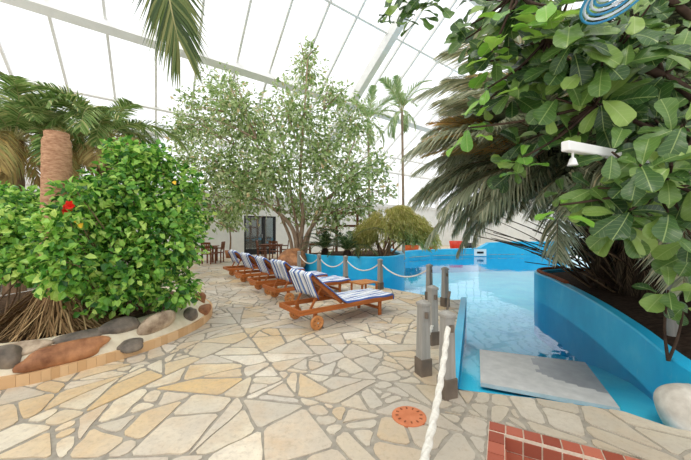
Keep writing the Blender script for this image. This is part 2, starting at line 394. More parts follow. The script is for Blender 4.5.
# right-hand planter: water-side wall line, from near to far, with its height
pl=[((2.95,1.6),.33),((2.80,2.2),.33),((2.92,2.75),.35),((3.25,3.5),.40),((3.67,4.5),.43),((4.05,5.6),.46),((4.30,6.5),.49),((4.42,7.1),.50),((4.66,7.55),.51),((5.2,7.85),.51),((6.4,8.2),.52),((9,8.8),.54),((13.8,9.6),.56)]
plc=catmull([(p[0],p[1],h) for p,h in pl],6)
def basin():
    mb=MB()
    ring=[(1.06,2.90)]+left_edge+[(p.x,p.y) for p in island]+far_edge+[(13.8,9.6)]+[(p.x,p.y) for p in plc[::-1] if p.y>2.3]+near_edge[1:-1]
    # walls of the deck edges (vertical faces down to the floor)
    edge=[near_edge[1],near_edge[2],near_edge[3],near_edge[4]]+left_edge
    for a,b in zip(edge[:-1],edge[1:]): mb.face([(a[0],a[1],-.004),(b[0],b[1],-.004),(b[0],b[1],-1.25),(a[0],a[1],-1.25)])
    o=mb.build('pool_wall',M['pool']); struct(o,'blue painted pool side below the deck edge','pool wall')
    # floor: shallow ledge at the near end, sloping down
    nb=MB(); xs=[i*.25 for i in range(-8,57)]; offs=[0,.15,.3,.6,.9,1.2,1.6,2.0,2.6,3.3,4.2,6,9,13,17.5]
    ye=lambda x: (2.88-.27*(x-1.06) if x<2.3 else max(2.545-.8*(x-2.3),1.9))
    def zf(x,y):
        t=y; 
        for (a,za),(b,zb) in zip([(-9,-.10),(0,-.10),(.3,-.135),(1.5,-.22),(2.6,-.5),(4,-.95),(30,-1.15)],[(0,-.10),(.3,-.135),(1.5,-.22),(2.6,-.5),(4,-.95),(30,-1.15),(99,-1.15)]):
            if a<=t<b: return za+(zb-za)*(t-a)/(b-a)
        return -1.15
    nb.grid([[(x,ye(x)+q,zf(x,q)) for x in xs] for q in offs]); o=nb.build('pool_floor',M['poolfloor'],smooth=True)
    struct(o,'pale blue painted pool floor with shallow near end','pool floor')
    bm=bmesh.new(); f=bm.faces.new([bm.verts.new((x,y,WL)) for x,y in ring]); f.normal_update()
    if f.normal.z<0: f.normal_flip()
    bmesh.ops.triangulate(bm,faces=[f])
    me=bpy.data.meshes.new('pool_water'); bm.to_mesh(me); bm.free(); me.materials.append(M['water'])
    o=bpy.data.objects.new('pool_water',me); COL.objects.link(o); tag(o,'clear turquoise water filling the swimming pool','water',None,'stuff')
basin()
def wall_strip(line, thick, z0, mat, name, label, rim=None, closed=False, side=1):
    mb=MB(); N=len(line); rows=[]
    for i,p in enumerate(line):
        d=(line[min(i+1,N-1)]-line[max(i-1,0)]); d.z=0; d.normalize(); n=V((d.y,-d.x,0))*side*thick
        a=V((p.x,p.y,0)); b=a+n; r=.015
        rows.append([V((a.x,a.y,z0)),V((a.x,a.y,p.z-r)),V((a.x,a.y,p.z))+n*(r/thick),V((b.x,b.y,p.z))-n*(r/thick),V((b.x,b.y,p.z-r)),V((b.x,b.y,z0))])
    mb.grid(rows); mb.face(rows[0]); mb.face(rows[-1][::-1])
    o=mb.build(name,mat); return struct(o,label,'planter wall')
isl3=[V((p.x,p.y,.60)) for p in island]
wall_strip(isl3,.16,-1.2,M['pool'],'planter_wall','blue curved planter wall of the island bed at the pool head',side=-1)
wall_strip(plc,.15,-1.2,M['pool'],'planter_wall','blue curved planter wall along right side of the pool',side=1)
# brown rim on the tip of the right planter
tip=[p for p in plc if 5.9<p.y<8.0]
mb=MB(); mb.tube([(p.x+.10*(1),p.y-.02,p.z+.015) for p in tip],.045,8); struct(mb.build('planter_rim',M['rust_dark'],smooth=True),'brown brick rim on the far tip of the right planter','rim')
# soil in both beds
mb=MB(); mb.face([(x,y,.5) for x,y in isl_ring]); mb.face([(x,y,.0) for x,y in isl_ring][::-1]); 
for a,b in zip([(2.3,15.0),(1,14.7),(-.5,14.1),(-1.5,13.0)],[(1,14.7),(-.5,14.1),(-1.5,13.0),(-1.74,11.9)]): mb.face([(a[0],a[1],0),(b[0],b[1],0),(b[0],b[1],.52),(a[0],a[1],.52)])
tag(mb.build('soil',M['soil']),'dark soil in the round island planter','soil',None,'stuff')
mb=MB(); rows=[]
for p in plc:
    rows.append([V((p.x+.12,p.y-.03,p.z-.09)),V((max(p.x+1.2,4.2),p.y-.3,p.z+.02)),V((14,p.y*.7,p.z+.1))])
mb.grid(rows); tag(mb.build('soil',M['darksoil'],smooth=True),'dark soil under the palms in the right planter','soil',None,'stuff')
# curb along the left pool edge
mb=MB(); a=V((1.06,2.90)); b=V((2.62,6.65)); d=(b-a).normalized(); n=V((-d.y,d.x))
q=[a,b,b+n*.11,a+n*.11]; mb.prism([(p.x,p.y) for p in q],-.1,.04)
struct(bevel(mb.build('pool_curb',M['pool']),.015),'low blue curb along the left edge of the shallow pool end','curb')
# far pool bank
fe=[V((2.3,15.0,.3)),V((3.4,16.8,.33)),V((5,18,.35)),V((6.8,18.55,.36)),V((8.3,18.9,.38))]
wall_strip(catmull(fe,4),.4,-1.2,M['pool'],'pool_rim','low blue rim of the pool along its far bank',side=-1)
fe=[V((8.3,18.85,.40)),V((8.9,18.95,.72)),V((10.5,19,.78)),V((13.8,19.1,.78))]
wall_strip(fe,.4,-1.2,M['pool'],'pool_rim','higher blue pool wall at the far right corner of the pool',side=-1)
mb=MB(); mb.box((8.25,18.83,.12),(.75,.05,.42)); o=mb.build('skimmer_plate',M['sign']); tag(o,'white skimmer plate with dark slot on the far pool wall','skimmer')
mb=MB(); mb.box((8.25,18.80,.12),(.4,.03,.12)); mb.build('slot',M['black'],o)

# ------------------------------------------------------------------ shell: back wall, left boards, right wall, roof
O_=V((-5.7,18.4,0)); Dp=V((1,.768,0)); Dr=V((.617,-1,.651))      # along the eave, and up the roof slope
RK,T0=1.25,3.09                                                    # size factor of the roof; slope position of the eave
def roofp(s,t): t=max(t,T0); return V((RK*(O_.x+s+.617*t), RK*(O_.y+.768*s-t), 1.5+RK*(2.0+.651*t)))
EH=1.5+RK*(2.0+.651*T0)
du=Dp.normalized(); nrm=V((du.y,-du.x,0))                        # towards the room
def wallp(s,z,off=0): p=O_+Dp*s+nrm*off; return V((p.x,p.y,z))
d0,d1=-.30,1.30                                                   # the door opening
mb=MB()
def wslab(s0,s1,z0,z1,m=0,off=-.1,th=.2): 
    a=wallp(s0,(z0+z1)/2,off); b=wallp(s1,(z0+z1)/2,off); mb.bar(a,b,th,z1-z0,m)
wslab(-13,d0,0,3.5); wslab(d1,22,0,3.5); wslab(d0,d1,2.35,3.5)
struct(mb.build('wall_back',M['white_wall']),'long white back wall of the hall with a dark glass door','wall')
mb=MB(); wslab(-13,22,3.38,3.62,off=-.05,th=.3); struct(mb.build('trim_1',M['white_paint']),'white eave beam on top of the back wall','trim')
mb=MB(); wslab(d0,d0+.08,0,2.35); wslab(d1-.08,d1,0,2.35); wslab(d0,d1,2.27,2.35); wslab(.62,.74,0,2.3); wslab(d0,d1,0,.35)
door=struct(mb.build('door_1',M['black']),'black framed glass double door in the white back wall','door')
mb=MB(); wslab(d0+.08,.62,.35,2.27,off=-.12,th=.02); wslab(.74,d1-.08,.35,2.27,off=-.12,th=.02); mb.build('pane',M['doorglass'],door)
mb=MB(); wslab(.57,.60,1.0,1.25,off=.03,th=.04); mb.build('door_handle',M['chrome'],door)
# curtain-grey room behind the door
mb=MB(); wslab(-1,2,0,2.6,off=-1.2,th=.1); struct(mb.build('wall_inner',M['grey_wall']),'grey wall seen through the glass door','wall')
# grey board fence on the left
mb=MB()
fa=V((-8.9,4.2,0)); fb=V((-8.9,13.0,0))
k=0; L=(fb-fa).length
while k<L:
    p=fa.lerp(fb,k/L); mb.box((p.x,p.y+.07,1.3),(.04,.13,2.6)); k+=.15
mb.bar((-8.95,4.2,.5),(-8.95,13,.5),.06,.12); mb.bar((-8.95,4.2,2.3),(-8.95,13,2.3),.06,.12)
struct(mb.build('wall_left',M['grey_wall']),'grey upright board fence at the left side','wall')
mb=MB(); mb.box((-6.6,6.2,.11),(.25,5.5,.22)); struct(bevel(mb.build('trim_2',M['white_wall']),.02),'low white kerb along the left path','kerb')
mb=MB(); mb.box((13.95,14,2.2),(.2,36,4.4)); struct(mb.build('wall_right',M['white_wall']),'white right side wall behind the palms','wall')
# glass roof
S0,S1,T1=-9,26,20
mb=MB(); mb.face([wallp(-13,3.5),wallp(27,3.5),wallp(27,EH),wallp(-13,EH)]); struct(mb.build('window_1',M['glass']),'tall glazing above the white back wall','window')
mb=MB(); mb.face([roofp(S0,0),roofp(S1,0),roofp(S1,T1),roofp(S0,T1)]); struct(mb.build('ceiling',M['glass']),'sloping glazed roof over the pool hall','ceiling')
nr=Dp.cross(Dr).normalized(); nr = nr if nr.z<0 else -nr          # points down into the hall
bars=[-8.7,-7.72,-6.75,-5.77,-4.8,-3.84,-2.9,-1.9,-.95,0,.9,2.73,3.6]+[4.55+.95*i for i in range(22)]
mains=[2.17,10.8,19.4,-6.3-.2-2]
for s in bars:
    if min(abs(s-m) for m in mains)<.3: continue
    mb=MB(); mb.bar(roofp(s,0)+nr*.06,roofp(s,T1)+nr*.06,.085,.13,up=nr); q=roofp(s,0); mb.box((q.x,q.y,(EH+3.5)/2),(.08,.08,EH-3.5))
    struct(mb.build('glazing_bar',M['white_paint']),'thin white glazing bar running up the glass roof','glazing bar')
for s in mains:
    mb=MB(); mb.bar(roofp(s,0)+nr*.25,roofp(s,T1)+nr*.25,.34,.5,up=nr); q=roofp(s,0); mb.box((q.x,q.y,(EH+3.5)/2),(.3,.3,EH-3.5))
    struct(mb.build('roof_rafter',M['white_paint']),'wide white main rafter of the glass roof','rafter')
for t,wd,h,nm in ((3.09,.2,.3,0),(4.0,.11,.16,0),(6.0,.34,.42,1),(8.4,.08,.12,0),(10.2,.34,.42,1),(12.6,.08,.12,0),(14.6,.34,.42,1),(17,.08,.12,0),(19.8,.3,.3,1)):
    mb=MB(); mb.bar(roofp(S0,t)+nr*(h/2+.03),roofp(S1,t)+nr*(h/2+.03),wd,h,up=nr)
    struct(mb.build('roof_beam' if nm else 'roof_purlin',M['white_paint']),('deep white cross beam' if nm else 'slim white purlin')+' under the glass roof','beam')

# ------------------------------------------------------------------ plants: builders
def leaf_at(mb,p,dirv,up,L,W,fold=.25,m=0):
    d=dirv.normalized(); s=d.cross(up)
    if s.length<1e-3: s=d.orthogonal()
    s.normalize(); n=s.cross(d)
    b=p; t=p+d*L; q1=p+d*L*.42+s*W/2+n*fold*W; q2=p+d*L*.42-s*W/2+n*fold*W; q3=p+d*L*.78+s*W*.3+n*fold*W*.4-n*L*.05; q4=p+d*L*.78-s*W*.3+n*fold*W*.4-n*L*.05
    c1=p+d*L*.42; c2=p+d*L*.78-n*L*.05; t=t-n*L*.14
    k=len(mb.v); mb.v+=[tuple(x) for x in (b,q1,c1,q2,q3,c2,q4,t)]
    for f in ((0,2,1),(0,3,2),(1,2,5,4),(2,3,6,5),(4,5,7),(5,6,7)): mb.f.append(tuple(k+i for i in f)); mb.m.append(m); mb.uv.append(None)
def kite(mb,p,dirv,up,L,W,m=0):
    d=dirv.normalized(); s=d.cross(up)
    if s.length<1e-3: s=d.orthogonal()
    s.normalize(); n=s.cross(d)
    k=len(mb.v); mb.v+=[tuple(x) for x in (p,p+d*L*.45+s*W/2+n*W*.2,p+d*L-n*L*.1,p+d*L*.45-s*W/2+n*W*.2)]
    mb.f+=[(k,k+2,k+1),(k,k+3,k+2)]; mb.m+=[m,m]; mb.uv+=[None,None]
def rdir(r,zb=0):
    while True:
        v=V((r.uniform(-1,1),r.uniform(-1,1),r.uniform(-1,1)))
        if .05<v.length<1: v.normalize(); v.z+=zb; return v.normalized()
def foliage(lobes,n,L,W,rnd,shell=.45,fine=False,zb=.25,zmin=-9):
    """leaves scattered through a set of ellipsoids (centre, radii)"""
    mb=MB(); vol=[(r[0]*r[1]*r[2])**.75 for c,r in lobes]; tot=sum(vol)
    for (c,r),v in zip(lobes,vol):
        for _ in range(int(n*v/tot)):
            u=rdir(rnd); rad=(shell+(1-shell)*rnd.random())*rnd.uniform(.88,1.06)
            p=V((c[0]+u.x*r[0]*rad,c[1]+u.y*r[1]*rad,c[2]+u.z*r[2]*rad))
            if p.z<zmin: continue
            d=(u*1.0+rdir(rnd)*.9+V((0,0,-.25))).normalized(); s=rnd.uniform(.6,1.2)
            up=(u+V((0,0,.7))+rdir(rnd)*.5).normalized()
            (kite if fine else leaf_at)(mb,p,d,up,L*s,W*s)
    return mb
def frond_mesh(name,L,e0,e1,n,ll,w,mats,seed,spread=60,sag=.25,vee=.25,start=.16,rad=.016,twist=0,kink=1.0):
    r=random.Random(seed); mb=MB(); P=V((0,0,0)); pts=[]; N=22; bend=r.uniform(-.25,.25)
    for i in range(N+1):
        t=i/N; pts.append(P.copy()); e=math.radians(e0+(e1-e0)*t**kink); a=bend*t
        P=P+V((math.cos(e)*math.cos(a),math.cos(e)*math.sin(a),math.sin(e)))*L/N
    mb.tube(pts,[rad*(1-.85*i/N) for i in range(N+1)],5,1)
    def pos(t): q=t*N; i=min(int(q),N-1); return pts[i].lerp(pts[i+1],q-i),(pts[i+1]-pts[i]).normalized()
    for i in range(n):
        t=start+(1-start)*(i+.5)/n; p,d=pos(t); side=V((-d.y,d.x,0))
        if side.length<1e-3: side=V((0,1,0))
        side.normalize(); up=side.cross(d)*-1
        if up.z<0 and abs(d.z)<.95: up=-up
        prof=math.sin(PI*min(1,(t-start)/(1-start)*.86+.13))**.6
        for sg in (-1,1):
            sp=math.radians(spread*(1-.45*t)+r.uniform(-7,7))
            q=(d*math.cos(sp)+side*sg*math.sin(sp)+up*(vee+r.uniform(-.1,.1))).normalized(); l=ll*prof*r.uniform(.85,1.1)
            wv=(up*.7+side*.3*sg).cross(q)
            wv=(wv.normalized() if wv.length>1e-3 else d)*w*.5
            m1=p+q*l*.5+V((0,0,-sag*l*.18)); tip=p+q*l+V((0,0,-sag*l*.75))
            k=len(mb.v); mb.v+=[tuple(x) for x in (p-wv*.6,p+wv*.6,m1+wv,m1-wv,tip)]
            mb.f+=[(k,k+1,k+2,k+3),(k+3,k+2,k+4)]; mb.m+=[0,0]; mb.uv+=[None,None]
    return mb.mesh(name,mats)
def add_frond(me,parent,loc,az,tilt=0,roll=0,scale=1,name='frond'):
    o=bpy.data.objects.new(name,me); COL.objects.link(o); o.parent=parent
    o.matrix_local=Matrix.Translation(loc)@Matrix.Rotation(az,4,'Z')@Matrix.Rotation(-tilt,4,'Y')@Matrix.Rotation(roll,4,'X')@Matrix.Scale(scale,4)
    return o
def ringed(i,a): return 1+(.05 if i%2 else -.03)

# ------------------------------------------------------------------ left bed: stone border, palm stump, hibiscus
bed=catmull([(-6.4,2.05,0),(-4.6,2.45,0),(-3.25,2.88,0),(-2.78,3.30,0),(-2.42,3.9,0),(-2.25,4.6,0),(-2.32,5.3,0),(-2.65,6.0,0),(-3.3,6.6,0),(-4.6,7.0,0),(-6.4,7.0,0)],8)
def bed_inset(k):
    out=[]
    for i,p in enumerate(bed):
        d=(bed[min(i+1,len(bed)-1)]-bed[max(i-1,0)]).normalized(); out.append(p+V((-d.y,d.x,0))*k)
    return out
border=empty('rock_border',(-2.8,3.35,0),'curved border of big boulders in cream mortar above tan tiles, edging the left bed','planter border')
inv=V((2.8,-3.35,0))
i0,i1,i2,i3=bed,bed_inset(.04),bed_inset(.20),bed_inset(.42)
mb=MB(); mb.grid([[p+inv+V((0,0,-.01)) for p in i1],[p+inv+V((0,0,.12)) for p in i1],[p+inv+V((0,0,.27)) for p in i2],[p+inv+V((0,0,.32)) for p in i3],[p+inv+V((0,0,.2)) for p in bed_inset(.5)]])
mb.build('mortar_bank',M['cream_mortar'],border,True)
mb=MB(); acc=0; 
for a,b,c,d in zip(i0[:-1],i0[1:],bed_inset(.07)[:-1],bed_inset(.07)[1:]):
    nseg=max(1,round((b-a).length/.30))
    for k in range(nseg):
        t0=(k+.012)/nseg; t1=(k+.988)/nseg
        p=[a.lerp(b,t0)+inv,a.lerp(b,t1)+inv,c.lerp(d,t1)+inv,c.lerp(d,t0)+inv]
        lo=[q+V((0,0,-.005)) for q in p]; hi=[q+V((0,0,.11)) for q in p]
        n=len(mb.v); mb.v+=[tuple(q) for q in lo+hi]
        for f in ((4,5,6,7),(0,1,5,4),(1,2,6,5),(2,3,7,6),(3,0,4,7)): mb.f.append(tuple(n+j for j in f)); mb.m.append(0); mb.uv.append(None)
mb.build('tile_course',M['tantile'],border)
def rock(name,c,R,rz,mat,seed,parent=None,tilt=0,sub=3,rough=.22):
    bm=bmesh.new(); bmesh.ops.create_icosphere(bm,subdivisions=sub,radius=1); r=random.Random(seed)
    ph=[(rdir(r),r.uniform(1.2,3.2),r.uniform(0,6)) for _ in range(7)]
    for v in bm.verts:
        k=1+sum(rough/3*math.sin(f*v.co.dot(d)*1.6+o) for d,f,o in ph)
        v.co=v.co.normalized()*k; v.co.x=math.copysign(abs(v.co.x)**.8,v.co.x); v.co=V((v.co.x*R[0],v.co.y*R[1],v.co.z*R[2]))
    me=bpy.data.meshes.new(name); bm.to_mesh(me); bm.free(); me.materials.append(mat); me.polygons.foreach_set('use_smooth',[True]*len(me.polygons))
    o=bpy.data.objects.new(name,me); COL.objects.link(o); o.matrix_local=Matrix.Translation(c)@Matrix.Rotation(rz,4,'Z')@Matrix.Rotation(tilt,4,'X')
    if parent: o.parent=parent
    return o
def on_border(x,y,up=0):                       # the point of the bank seen at a pixel: bank is about z=.22
    best=None
    for p,q in zip(i1,i2):
        for t in (0,.25,.5,.75,1,1.4):
            pt=p.lerp(q,t); z=.12+.15*min(t,1)+.05*max(0,t-1)
            X=345.5+pt.x/pt.y*F; Y=230+(1.5-z)/pt.y*F
            e=(X-x)**2+(Y-y)**2
            if best is None or e<best[0]: best=(e,V((pt.x,pt.y,z+up)))
    return best[1]
for i,(x,y,sx,sz,mat,lab) in enumerate([(2,357,.12,.15,'rock_grey','dark grey rock'),(64,352,.36,.105,'rock_brown','long red-brown rock'),(28,339,.2,.06,'rock_tan','flat tan rock'),(75,331,.24,.05,'rock_grey','flat dark rock'),(120,327,.22,.11,'rock_grey','grey-brown rock'),(129,345,.15,.055,'rock_grey','dark grey cobble'),(160,323,.28,.2,'rock_tan','big tan boulder'),(190,317,.13,.13,'rock_grey','dark grey rock'),(203,310,.16,.12,'rock_brown','rust brown rock'),(199,298,.16,.11,'rock_brown','rust brown rock')]):
    c=on_border(x,y); j=min(range(len(bed)),key=lambda k:(bed[k].xy-c.xy).length); d=(bed[min(j+1,len(bed)-1)]-bed[max(0,j-1)])
    o=rock('rock',c+inv,(sx,.10,sz),math.atan2(d.y,d.x),M[mat],30+i,border,tilt=.5); o['label']=lab
mb=MB(); b5=bed_inset(.42); mb.face([(p.x,p.y,.27) for p in b5]); 
tag(mb.build('soil',M['soil']),'dark soil filling the stone edged left bed','soil',None,'stuff')

# truncated palm with its fibrous root skirt
st=at(57,315,3.95); st.z=.27
stump=empty('palm_stump',st,'cut off brown palm trunk with fibrous bark standing behind the hibiscus','palm trunk')
mb=MB(); pts=[(0,0,-.05)]+[(.0,0,.1+.061*k) for k in range(40)]; R_=[.2]+[(.185-.015*min(1,k/14)-.025*(k/40)-(.0 if k<38 else .02))*(1.015 if k%2 else .985) for k in range(40)]
mb.tube(pts,R_,22); mb.build('trunk',M['coir'],stump,True)
rnd=random.Random(5); mb=MB()
for k in range(1100):
    a=rnd.uniform(0,2*PI); z0=rnd.uniform(.1,.62)*rnd.uniform(.4,1); r0=.165+rnd.uniform(0,.06); r1=rnd.uniform(.35,.78); wd=rnd.uniform(.006,.016)
    t0=V((-math.sin(a),math.cos(a),0)); c=V((math.cos(a),math.sin(a),0)); a2=a+rnd.uniform(-.25,.25); c2=V((math.cos(a2),math.sin(a2),0))
    p=[c*r0+V((0,0,z0)),(c*.6+c2*.4)*((r0+r1)*.5)+V((0,0,z0*.55+rnd.uniform(-.02,.06))),c2*r1+V((0,0,rnd.uniform(.0,.06)))]
    mb.grid([[q-t0*wd/2,q+t0*wd/2+V((0,0,.004))] for q in p])
mb.build('root_skirt',M['straw'],stump)

def bush(name,base,lobes,n,L,W,mat,label,cat,stems,seed,shell=.35,flowers=(),stemmat='bark',yellow=()):
    o=empty(name,base,label,cat); b=V(base); rnd=random.Random(seed)
    fl=foliage(lobes,n,L,W,rnd,shell); fl.v=[tuple(V(v)-b) for v in fl.v]; fl.build('foliage',M[mat],o)
    mb=MB()
    for k in range(stems):
        c,r=rnd.choice(lobes); e=V(c)+rdir(rnd)*min(r)*.75-b; s=V((rnd.uniform(-.25,.25),rnd.uniform(-.2,.2),-.04)); m_=s.lerp(e,.5)+V((rnd.uniform(-.15,.15),rnd.uniform(-.15,.15),-.05+.2*rnd.random()))
        mb.tube(catmull([s,m_,e],5),[.016-.0011*i for i in range(11)],5)
    mb.build('stem',M[stemmat],o,True)
    for c in flowers:
        mb=MB()
        for k in range(6):
            a=2*PI*k/6; d=V((math.cos(a),-.7,math.sin(a))); leaf_at(mb,V(c)-b,d,V((0,-1,0)),.075,.07)
        mb.tube([V(c)-b,V(c)-b+V((0,-.08,.0))],.007,5); fo=mb.build('flower',M['flower'],o); fo['label']='red flower'
    for c in yellow:
        mb=MB(); leaf_at(mb,V(c)-b,V((.5,-.6,-.6)),V((0,-.6,.8)),.09,.06); fo=mb.build('leaf',M['yellowleaf'],o); fo['label']='yellowed leaf'
    return o
def lobe(x,y,Z,rx,rz,ry): c=at(x,y,Z); return ((c.x,c.y,c.z),(rx,ry,rz))
hl=[lobe(132,200,4.6,.62,.62,.7),lobe(92,232,4.1,.48,.45,.5),lobe(120,265,4.2,.72,.55,.6),lobe(165,240,4.6,.6,.65,.65),lobe(182,212,4.9,.42,.55,.5),lobe(140,165,4.7,.4,.36,.5),lobe(100,192,4.3,.34,.3,.4),lobe(172,290,4.5,.42,.3,.4),lobe(110,292,4.0,.5,.3,.4),lobe(64,218,3.55,.26,.2,.26),lobe(68,265,3.5,.28,.35,.3),lobe(125,152,4.7,.26,.24,.3),lobe(160,160,4.8,.26,.24,.3),lobe(52,238,3.45,.24,.34,.2),lobe(54,278,3.4,.22,.2,.2),lobe(78,195,3.8,.26,.2,.26),lobe(186,180,5,.25,.25,.3)]
bush('hibiscus_bush',(at(130,0,4.5).x,4.5,.27),hl,9500,.105,.075,'hib','large bright green hibiscus bush with a red bloom in the left bed','bush',26,2,.35,[at(72,206,3.5),at(69,210,3.52)],yellow=[at(76,218,3.55),at(81,223,3.55),at(174,181,4.5)])
ll=[lobe(18,240,4.2,.5,.5,.55),lobe(12,210,4.6,.55,.4,.5),lobe(-20,235,4.4,.6,.6,.6),lobe(28,265,3.95,.35,.28,.35),lobe(0,205,5.0,.5,.3,.5)]
bush('hibiscus_bush',(at(0,0,4.4).x,4.4,.27),ll,4200,.10,.072,'hib','smaller green hibiscus bush cut by the left picture edge','bush',14,3)

# ------------------------------------------------------------------ the ficus tree in the middle
def tube_path(mb,pts,r0,r1,n=7,m=0):
    q=catmull(pts,6); N=len(q); mb.tube(q,[r0+(r1-r0)*i/(N-1) for i in range(N)],n,m)
tb=at(297,0,12.9); tb.z=0
tree=empty('ficus_tree',tb,'tall spreading ficus tree with pale multi-stem trunk standing beyond the loungers','tree')
fl_=[]
for (x,y,r,dz) in [(222,165,46,0),(200,125,28,.6),(222,88,26,.4),(235,110,36,-.4),(300,115,44,0),(308,72,22,.3),(308,52,13,.3),(352,125,34,.8),(338,95,20,0),(345,180,44,-.3),(275,170,44,-.8),(375,165,22,0),(195,195,24,-.2),(240,200,30,-1.0),(300,205,30,.6),(330,215,24,-.4),(255,130,38,.6),(365,205,18,0),(185,160,18,0),(182,125,18,0),(190,100,16,0),(205,215,22,0),(385,190,14,0),(180,140,14,0),(320,150,40,0),(250,180,40,.4)]:
    c=at(x,y,12.9+dz*1.3); k=r*12.9/F; fl_.append(((c.x,c.y,c.z),(k,k*.95,k*.85)))
rnd=random.Random(8)
mb=foliage(fl_,16500,.22,.11,rnd,.15,fine=True); mb.v=[tuple(V(v)-tb) for v in mb.v]; mb.build('foliage',M['fic'],tree)
mb=MB()
stems=[[(297,253),(296,240),(288,222),(268,205),(240,190),(215,160)],[(299,253),(301,238),(303,215),(300,180),(304,120),(308,55)],[(301,253),(306,238),(318,218),(335,190),(355,140)],[(295,253),(290,238),(281,215),(272,180),(245,120),(228,80)],[(303,253),(310,232),(322,205),(348,180),(372,165)],[(298,253),(298,235),(292,200),(285,150),(270,110)]]
for i,sx in enumerate(stems):
    zz=[12.9+(.12*i-.3)*(k/3) for k in range(len(sx))]; zz[0]=12.9
    pts=[at(x,y,z)-tb for (x,y),z in zip(sx,zz)]; pts[0].z=-.05
    tube_path(mb,pts,.115 if i<3 else .08,.025)
mb.build('trunk',M['pale_bark'],tree,True)
mb=MB()
for k in range(90):
    (c,r)=rnd.choice(fl_); e=V(c)+rdir(rnd)*r[0]*.9-tb; s0=V(c)-tb; s0=s0+V((0-s0.x,0,0))*.35+V((0,0,-r[2]*.9))
    tube_path(mb,[s0,s0.lerp(e,.5)+V((rnd.uniform(-.2,.2),0,rnd.uniform(0,.3))),e],.035,.008,4)
mb.build('branch',M['pale_bark'],tree,True)

# ------------------------------------------------------------------ palms
def palm(name,base,crown,r0,r1,fr,label,group=None,trunkmat='bark',part='frond'):
    o=empty(name,base,label,'palm',group); c=V(crown)-V(base); mb=MB()
    m_=V((c.x*.35,c.y*.35,c.z*.5)); q=catmull([V((0,0,-.05)),m_,c],12); mb.tube(q,[(r0+(r1-r0)*i/24)*(1.05 if i%2 else .97) for i in range(25)],12); mb.build('trunk',M[trunkmat],o,True)
    for (me,az,tilt,sc) in fr: add_frond(me,o,c+V((math.cos(az),math.sin(az),0))*r1*.6,az,tilt,random.uniform(-.3,.3),sc)
    return o
fm_left=[frond_mesh('frond',2.1,70,-60,62,.55,.036,[M['palm'],M['rachis']],40+i,spread=62,sag=.5) for i in range(3)]
fm_dry=[frond_mesh('frond',2.1,30,-75,56,.5,.034,[M['palm_dry'],M['rachis']],50+i,spread=55,sag=.9) for i in range(3)]
R=random.Random(21)
def crown(n,lo,hi,meshes,dry=None,dm=None,sc=(.8,1.1),az0=0):
    L=[]
    for k in range(n): L.append((R.choice(meshes),az0+2*PI*k/n+R.uniform(-.25,.25),R.uniform(lo,hi),R.uniform(*sc)))
    if dry:
        for k in range(dry): L.append((R.choice(dm),2*PI*k/dry+R.uniform(-.3,.3),R.uniform(-.5,-.1),R.uniform(.7,1)))
    return L
c=at(105,138,8.2); palm('date_palm',(c.x-.2,8.4,0),c,.2,.16,crown(22,-.7,.45,fm_left,13,fm_dry,(.75,1.1)),'green feather palm with drooping yellowed fronds behind the hibiscus bush')
c=at(14,140,7.0); palm('date_palm',(c.x-.2,7.2,0),c,.2,.16,crown(22,-.6,.5,fm_left,14,fm_dry,(.75,1.1)),'feather palm at the far left behind the cut trunk')
c=at(45,128,9.2); palm('date_palm',(c.x+.2,9.4,0),c,.18,.14,crown(18,-.6,.4,fm_left,10,fm_dry,(.75,1)),'feather palm farthest back between the two other left palms')
fm_small=[frond_mesh('frond',1.9,75,-20,34,.5,.045,[M['palm_light'],M['rachis']],60+i,spread=50,sag=.35,vee=.35) for i in range(2)]
fm_smalld=[frond_mesh('frond',1.5,10,-85,30,.5,.045,[M['palm_light'],M['rachis']],64+i,spread=45,sag=.9) for i in range(2)]
c=at(368,122,15.5); palm('feather_palm',(c.x+.1,15.6,0),c,.07,.05,crown(8,-.4,.3,fm_small,4,fm_smalld,(.8,1.05)),'slender young palm beside the ficus crown, its left one',None,'pale_bark')
c=at(402,112,15.8); palm('feather_palm',(c.x+.1,15.9,0),c,.08,.055,crown(8,-.3,.4,fm_small,6,fm_smalld,(1.0,1.25)),'taller slender palm against the glass roof right of the ficus',None,'pale_bark')
